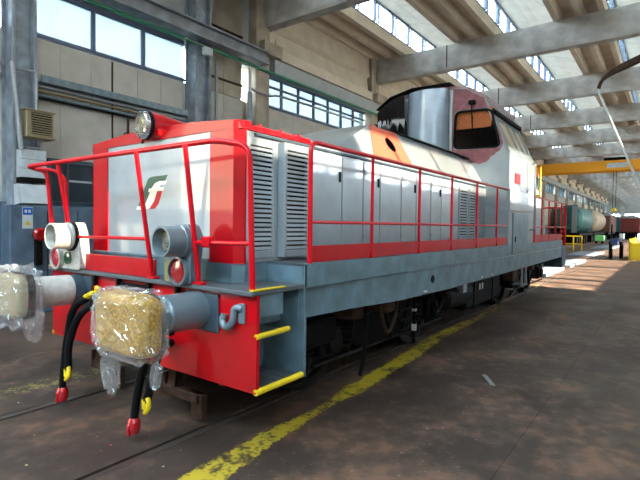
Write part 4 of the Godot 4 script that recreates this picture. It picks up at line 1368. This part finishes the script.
# ------------------------------------------------------------------ fittings on the wall behind the locomotive
func build_wall_fittings():
	# unit heater
	var h = thing("unit_heater", "beige louvred unit heater on the wall panels beside the steel post", "heater", Vector3(WX + .56, 3.17, -1.62))
	obj("casing", nb(-.15, .0, -.22, .15, .46, .24, .012), M.heater, h)
	obj("grille_backing", nb(.148, .04, -.18, .155, .42, .16), M.black, h)
	for k in 9:
		obj("slat", box(sf(), Vector3(.165, .06 + k * .042, -.01), Vector3(.03, .012, .34), 0, Basis(Vector3(0, 0, 1), -.5)), M.heater, h)
	obj("top_flange", nb(-.17, .45, -.24, .19, .475, .26, .006), M.heater, h)
	obj("bottom_flange", nb(-.17, -.025, -.24, .19, .0, .26, .006), M.heater, h)
	obj("mounting_arm", nb(-.53, .2, -.14, -.18, .26, -.06), M.galv, h)
	tag(obj("heating_pipe", tube(sf(), rounded([Vector3(WX + .6, 3.66, -1.59), Vector3(WX + .6, 4.34, -1.59), Vector3(WX + .5, 4.36, -1.30), Vector3(WX + .4, 4.36, -1.28)], .06), .032, 8), M.galv), "galvanized pipe bending over into the top of the unit heater", "pipe")
	tag(obj("heating_pipe", tube(sf(), rounded([Vector3(WX + .56, 3.14, -1.68), Vector3(WX + .56, 2.98, -1.68), Vector3(WX + .56, 2.96, -1.42)], .04), .03, 8), M.galv), "short galvanized return pipe under the unit heater", "pipe")
	tag(obj("slanting_pipe", tube(sf(), [Vector3(WX + .62, 4.42, -1.19), Vector3(WX + .62, 2.92, -1.33)], .05, 10), M.galv), "thick slanting grey pipe in front of the steel post by the heater", "pipe")
	# cabinets
	var c = thing("wall_cabinet", "tall pale grey cabinet mounted below the unit heater", "cabinet", Vector3(WX + .37, 2.34, -1.56))
	obj("body", nb(0, .10, -.20, .22, .60, .22, .008), M.cabinet, c)
	for y in [.25, .42]: obj("rib", nb(.22, y, -.20, .228, y + .01, .26), M.galv, c)
	obj("gap_shade", nb(0, .02, -.21, .20, .10, .22), M.black, c)  # black block drawing the shade in the gap between the two cabinets
	var c2 = thing("lower_cabinet", "low pale cabinet with a sloping front on top of the blue wainscot", "cabinet", Vector3(WX + .37, 1.935, -1.56))
	obj("body", exz(sf(), [Vector2(0, 0), Vector2(.30, .04), Vector2(.20, .38), Vector2(0, .38)], .26, -.22), M.cabinet, c2)
	# cable trays and pipes running along the wall
	tag(obj("cable_tray", bx(bx(sf(), WX + .02, 4.30, -5.25, WX + .22, 4.32, -1.84), WX + .20, 4.30, -5.25, WX + .22, 4.44, -1.84), M.tray), "blue grey cable tray on brackets below the window band", "cable tray")
	for q in [[4.24, .03, "upper thin pipe clipped under the cable tray on the wall", M.galv], [4.16, .025, "beige pipe running between two grey pipes on the wall", M.heater], [4.02, .02, "lowest dark pipe running along the wall panels", M.under2]]:
		tag(obj("wall_pipe", tube(sf(), [Vector3(WX + .10, q[0], -1.80), Vector3(WX + .10, q[0] - .02, -5.3)], q[1], 8), q[3]), q[2], "pipe")
	tag(obj("wall_pipe", tube(sf(), [Vector3(WX + .10, 4.07, -1.80), Vector3(WX + .10, 4.05, -5.3)], .03, 8), M.tray), "blue grey pipe second from the lowest dark pipe on the wall", "pipe")
	for q in [[4.5, "galvanized pipe high on the wall before the steel post"], [4.3, "galvanized pipe low on the wall before the steel post"]]:
		tag(obj("wall_pipe", tube(sf(), [Vector3(WX + .10, q[0], 3.0), Vector3(WX + .10, q[0], -1.25)], .035, 8), M.galv), q[1], "pipe")
	var hb = thing("rusty_bracket", "rusty iron bracket with a chain hook on the wall by the headlight", "bracket", Vector3(WX + .05, 3.55, -3.72))
	obj("upright", nb(0, 0, -.02, .04, .42, .02), M.rust, hb)
	obj("hook", tube(sf(), curve([Vector3(.03, .1, .02), Vector3(.05, .08, .10), Vector3(.05, .0, .12)]), .012, 6), M.under2, hb)
	# green conductor rail below the girder, fixed to the wall by stays
	var gc = thing("conductor_rail", "long green crane conductor rail running under the runway girder", "conductor rail", Vector3(WX + .46, 6.02, 0))
	obj("rail", nb(-.03, 0, -30.0, .03, .06, Z0 - .2, .008), M.green, gc)
	for z in [2.0, -.8, -3.6, -6.4]:
		obj("stay", nb(-.015, .06, z - .015, .015, .17, z + .015), M.galv, gc)
	# collector at the end of the stay
	var cl = thing("current_collector", "white box with wire loops on the steel post under the girder", "collector", Vector3(WX + .55, 5.74, -5.10))
	obj("box", nb(0, .05, -.55, .12, .24, -.30, .01), M.cabinet, cl)
	obj("wire_loop", tube(sf(), rounded([Vector3(.05, .02, -.4), Vector3(.05, -.06, -.1), Vector3(.05, -.02, .25), Vector3(.05, .28, .25), Vector3(.05, .26, -.3)], .06), .012, 6), M.galv, cl)
	# vertical pipe on the concrete column
	var vp = thing("down_pipe", "vertical grey pipe with a thick lower sleeve beside the concrete column", "pipe", Vector3(WX + .45, 0, -7.15))
	obj("pipe", cyl(sf(), Vector3(0, 5.3, 0), Vector3(0, 6.0, 0), .04, 10), M.cabinet, vp)
	obj("sleeve", cyl(sf(), Vector3(0, 2.0, 0), Vector3(0, 5.3, 0), .07, 10), M.steel_column, vp)
	tag(obj("conduit_post", nb(WX + .42, 2.01, -5.98, WX + .48, 5.8, -5.92), M.galv), "thin galvanized conduit standing against the second steel post", "conduit")
	tag(obj("cable_loom", tube(sf(), curve([Vector3(WX + .40, 5.42, -7.2), Vector3(WX + .42, 5.40, -8.0), Vector3(WX + .40, 5.50, -8.8), Vector3(WX + .38, 5.55, -13.0)]), .035, 6), M.galv), "grey cable loom leaving the down pipe past the concrete column", "cable")
	# notice on the blue post
	var nt = thing("notice_board", "small notice with a blue field and a yellow warning triangle", "sign", Vector3(-5.43, 1.52, -1.36))
	obj("plate", nb(0, 0, -.085, .012, .38, .085, .003), M.cabinet, nt)
	obj("blue_field", nb(.012, .24, -.08, .014, .37, .08), M.sign_blue, nt)
	obj("blue_symbol", nb(.014, .28, -.05, .015, .33, -.01), M.cabinet, nt)
	obj("blue_symbol", nb(.014, .28, .01, .015, .33, .05), M.cabinet, nt)
	obj("warning_triangle", extrude(sf(), [Vector2(-.05, .06), Vector2(.05, .06), Vector2(0, .15)], Vector3(.012, 0, 0), Vector3(0, 0, 1), Vector3.UP, Vector3(.003, 0, 0)), M.yellow, nt)
	var bp = thing("machine_cabinet", "blue grey steel cabinet standing on the floor behind the front handrail", "cabinet", Vector3(-5.63, 0, -1.7))
	obj("body", nb(-.20, 0, -1.0, .20, 1.93, .62, .015), M.wainscot, bp)
	for z in [-.55, 0.0]: obj("door_gap", nb(.20, .1, z, .206, 1.85, z + .012), M.black, bp)
	obj("door_handle", nb(.205, 1.0, -.12, .23, 1.15, -.09, .004), M.galv, bp)
	# red hand wheel on the stand behind the lamp
	var hw = thing("red_valve", "red valve wheel on the blue cabinet beyond the white marker lamp", "valve", Vector3(-5.43, 1.42, -1.52))
	obj("spindle", cyl(sf(), Vector3(0, 0, 0), Vector3(.10, 0, 0), .03, 10), M.under2, hw)
	obj("wheel", lathe(sf(), [[.0, .06], [.09, .06], [.12, .08], [.12, .14], [.08, .17], [0, .17]], Vector3.ZERO, Vector3(1, 0, 0), 18), M.lens_red, hw)
	obj("valve_body", nb(0, -.55, -.06, .08, .0, .06, .01), M.under2, hw)
	# arched cable carrier under the roof
	var fe = thing("festoon_pipe", "arched dark cable bundle under the roof with a pale pipe slanting down", "cable carrier", Vector3(2.55, 4.2, -8.0))
	for k in 3:
		obj("arched_cable", tube(sf(), curve([Vector3(2.2 + k * .03, .95 - k * .05, .05 * k), Vector3(1.2, .72 - k * .06, .05 * k), Vector3(.45, .48 - k * .06, .05 * k), Vector3(.10, .28 - k * .03, .05 * k), Vector3(0, .06, .03 * k)]), .03, 6), M.brown_steel, fe)
	obj("slanting_pipe", tube(sf(), [Vector3(0, .08, .03), Vector3(.02, -.05, .03), Vector3(.75, -1.95, .03)], .018, 8), M.cabinet, fe)
	obj("hanger", cyl(sf(), Vector3(2.2, .9, .05), Vector3(2.2, 3.3, -.1), .02, 8), M.galv, fe)

# ------------------------------------------------------------------ farther down the hall
func build_far():
	# travelling crane
	var cr = thing("overhead_crane", "yellow overhead travelling crane spanning the far hall under the roof beams", "crane", Vector3(0, 6.2, -41))
	obj("bridge_girder", nb(WX + .56, 0, -.35, EX - .5, .80, .05, .02), M.crane_yellow, cr)
	obj("bridge_girder", nb(WX + .56, 0, -1.6, EX - .5, .80, -1.2, .02), M.crane_yellow, cr)
	obj("end_carriage", nb(WX + .56, .0, -2.4, WX + .86, .5, .8, .02), M.crane_yellow, cr)
	obj("end_carriage", nb(EX - .7, .0, -2.4, EX - .4, .5, .8, .02), M.crane_yellow, cr)
	obj("trolley", nb(-.6, .80, -1.5, 1.0, 1.05, -.1, .02), M.black, cr)
	obj("rating_plate", nb(-.35, .22, .05, 1.0, .60, .06), M.cabinet, cr)
	for x in [.05, .25]: obj("hoist_rope", cyl(sf(), Vector3(x, -2.9, -.6), Vector3(x, .1, -.6), .02, 6), M.under2, cr)
	obj("hook_block", nb(-.02, -3.2, -.75, .32, -2.9, -.45, .08), M.yellow, cr)
	# wagons on the next track
	tank_wagon("tank_wagon", "teal tank wagon standing behind the locomotive's rear handrail", Vector3(-4.5, 0, -50), M.teal, 9.5)
	tank_wagon("tank_wagon", "beige tank wagon coupled behind the teal tank wagon", Vector3(-4.5, 0, -61.5), M.beige, 11.0)
	box_wagon("brown covered wagon standing beyond the beige tank wagon", Vector3(-4.3, 0, -75), M.brown)
	box_wagon("turquoise covered wagon in front of the far gate", Vector3(-4.47, 0, -93.5), M.blue_van)
	box_wagon("dark red covered wagon in front of the wide far gate", Vector3(-1.6, 0, -92), M.wagon_red)
	# pale slabs stand in for sunlit floor between the rails
	for q in [[-.2, -15.0, 1.2, 3.4], [-.2, -20.0, 1.2, 4.5], [-.5, -29.0, 1.4, 6.0], [-.7, -42.0, 1.4, 9.0]]:
		tag(obj("sunlit_slab", nb(q[0] - q[2] * .5, .0, q[1] - q[3], q[0] + q[2] * .5, .10, q[1], .01), M.sun_pale), "pale blue slab standing in for sunlit floor beyond the locomotive", "sunlit floor", "pale slabs for sunlit floor")
	# yellow guard rails
	guard("yellow tubular guard rail at the pit beyond the locomotive", Vector3(-2.1, 0, -36), 1.6, 1.1)
	var bl = thing("yellow_barrier", "solid yellow barrier beside the sunlit floor down the hall", "barrier", Vector3(2.55, 0, -27.0))
	obj("panel", nb(-.45, .08, -5.0, -.40, 1.0, .0, .01), M.yellow, bl)
	obj("panel", nb(-.40, .08, -.05, .9, .95, .0, .01), M.yellow, bl)
	for z in [-4.9, -2.5, -.1]: obj("post", cyl(sf(), Vector3(-.48, 0, z), Vector3(-.48, 1.15, z), .05, 8), M.yellow, bl)
	obj("post", cyl(sf(), Vector3(.7, 0, -.1), Vector3(.7, 1.15, -.1), .05, 8), M.yellow, bl)
	for q in [[1.05, -29.2, "short dark bollard behind the thin post with a blue case"], [1.55, -29.4, "short dark bollard close to the yellow barrier panel"]]:
		var bo = thing("dark_bollard", q[2], "bollard", Vector3(q[0], 0, q[1]), "bollards by the barrier")
		obj("post", cyl(sf(), Vector3(0, 0, 0), Vector3(0, .85, 0), .10, 12), M.under, bo)
		obj("cap", lathe(sf(), [[.11, .85], [.10, .93], [0, .96]], Vector3.ZERO, Vector3.UP, 12), M.under, bo)
	var gc = thing("green_cart", "light green tool cart standing by the wagons", "cart", Vector3(-2.6, 0, -60))
	obj("tray", nb(-.45, .3, -.6, .45, .9, .6, .03), M.light_green, gc)
	for x in [-.3, .3]: obj("wheel", cyl(sf(), Vector3(x, .15, .62), Vector3(x, .15, .70), .15, 12), M.black, gc)
	var sc = thing("signal_post", "thin dark post with a blue case beside the yellow barrier", "post", Vector3(1.2, 0, -27.6))
	obj("pole", cyl(sf(), Vector3(0, 0, 0), Vector3(0, 1.9, 0), .04, 8), M.black, sc)
	obj("case", nb(-.05, .80, -.1, .35, 1.15, .10, .05), M.jacket, sc)

func guard(label, at, w, h):
	var g = thing("guard_rail", label, "guard rail", at)
	for x in [-w * .5, -w * .17, w * .17, w * .5]: obj("post", tube(sf(), [Vector3(x, 0, 0), Vector3(x, h, 0)], .05, 6), M.yellow, g)
	for y in [h * .5, h]: obj("rail", tube(sf(), [Vector3(-w * .5, y, 0), Vector3(w * .5, y, 0)], .05, 6), M.yellow, g)

func tank_wagon(called, label, at, m, ln):
	var t = thing(called, label, "wagon", at)
	obj("tank", lathe(sf(), [[0, 0], [.6, .05], [1.1, .2], [1.32, .5], [1.35, .7], [1.35, ln - .7], [1.32, ln - .5], [1.1, ln - .2], [.6, ln - .05], [0, ln]], Vector3(0, 2.65, 0), Vector3(0, 0, -1), 28), m, t)
	for k in 4: obj("band", lathe(sf(), [[1.352, 0], [1.375, .01], [1.375, .09], [1.352, .1]], Vector3(0, 2.65, -1.0 - k * (ln - 2.0) / 3.0), Vector3(0, 0, -1), 28), M.galv, t)
	obj("underframe", nb(-1.2, .95, -ln - .3, 1.2, 1.25, .3, .02), M.under, t)
	for z in [-1.4, -2.9, -ln + 2.9, -ln + 1.4]:
		obj("wheelset", cyl(sf(), Vector3(-.8, .48, z), Vector3(.8, .48, z), .48, 20), M.under, t)
	for x in [-.875, .875]: obj("buffer", lathe(sf(), [[0, 0], [.1, 0], [.1, .5], [.22, .52], [.22, .58], [0, .6]], Vector3(x, 1.06, .3), Vector3(0, 0, 1), 14), M.under, t)
	obj("dome", cyl(sf(), Vector3(0, 3.9, -ln * .5), Vector3(0, 4.2, -ln * .5), .35, 16), m, t)
	obj("end_ladder", nb(.5, 1.25, .25, .95, 3.9, .30), M.galv, t)

func box_wagon(label, at, m):
	var t = thing("covered_wagon", label, "wagon", at)
	obj("body", nb(-1.35, 1.2, -10, 1.35, 3.5, 0, .04), m, t)
	for k in 6: obj("rib", nb(1.35, 1.2, -.2 - k * 1.9, 1.40, 3.5, -.1 - k * 1.9), m, t)
	for x in [-.8, 0, .8]: obj("rib", nb(x - .05, 1.2, 0, x + .05, 3.5, .05), m, t)
	var rf = sf()
	exz(rf, [Vector2(-1.42, 3.5), Vector2(1.42, 3.5), Vector2(1.2, 3.8), Vector2(.6, 4.0), Vector2(-.6, 4.0), Vector2(-1.2, 3.8)], .05, -10.05)
	obj("roof", rf, M.galv, t)
	obj("underframe", nb(-1.2, .9, -10.2, 1.2, 1.2, .2), M.under, t)
	for z in [-1.6, -8.4]: obj("wheelset", cyl(sf(), Vector3(-.8, .48, z), Vector3(.8, .48, z), .48, 20), M.under, t)
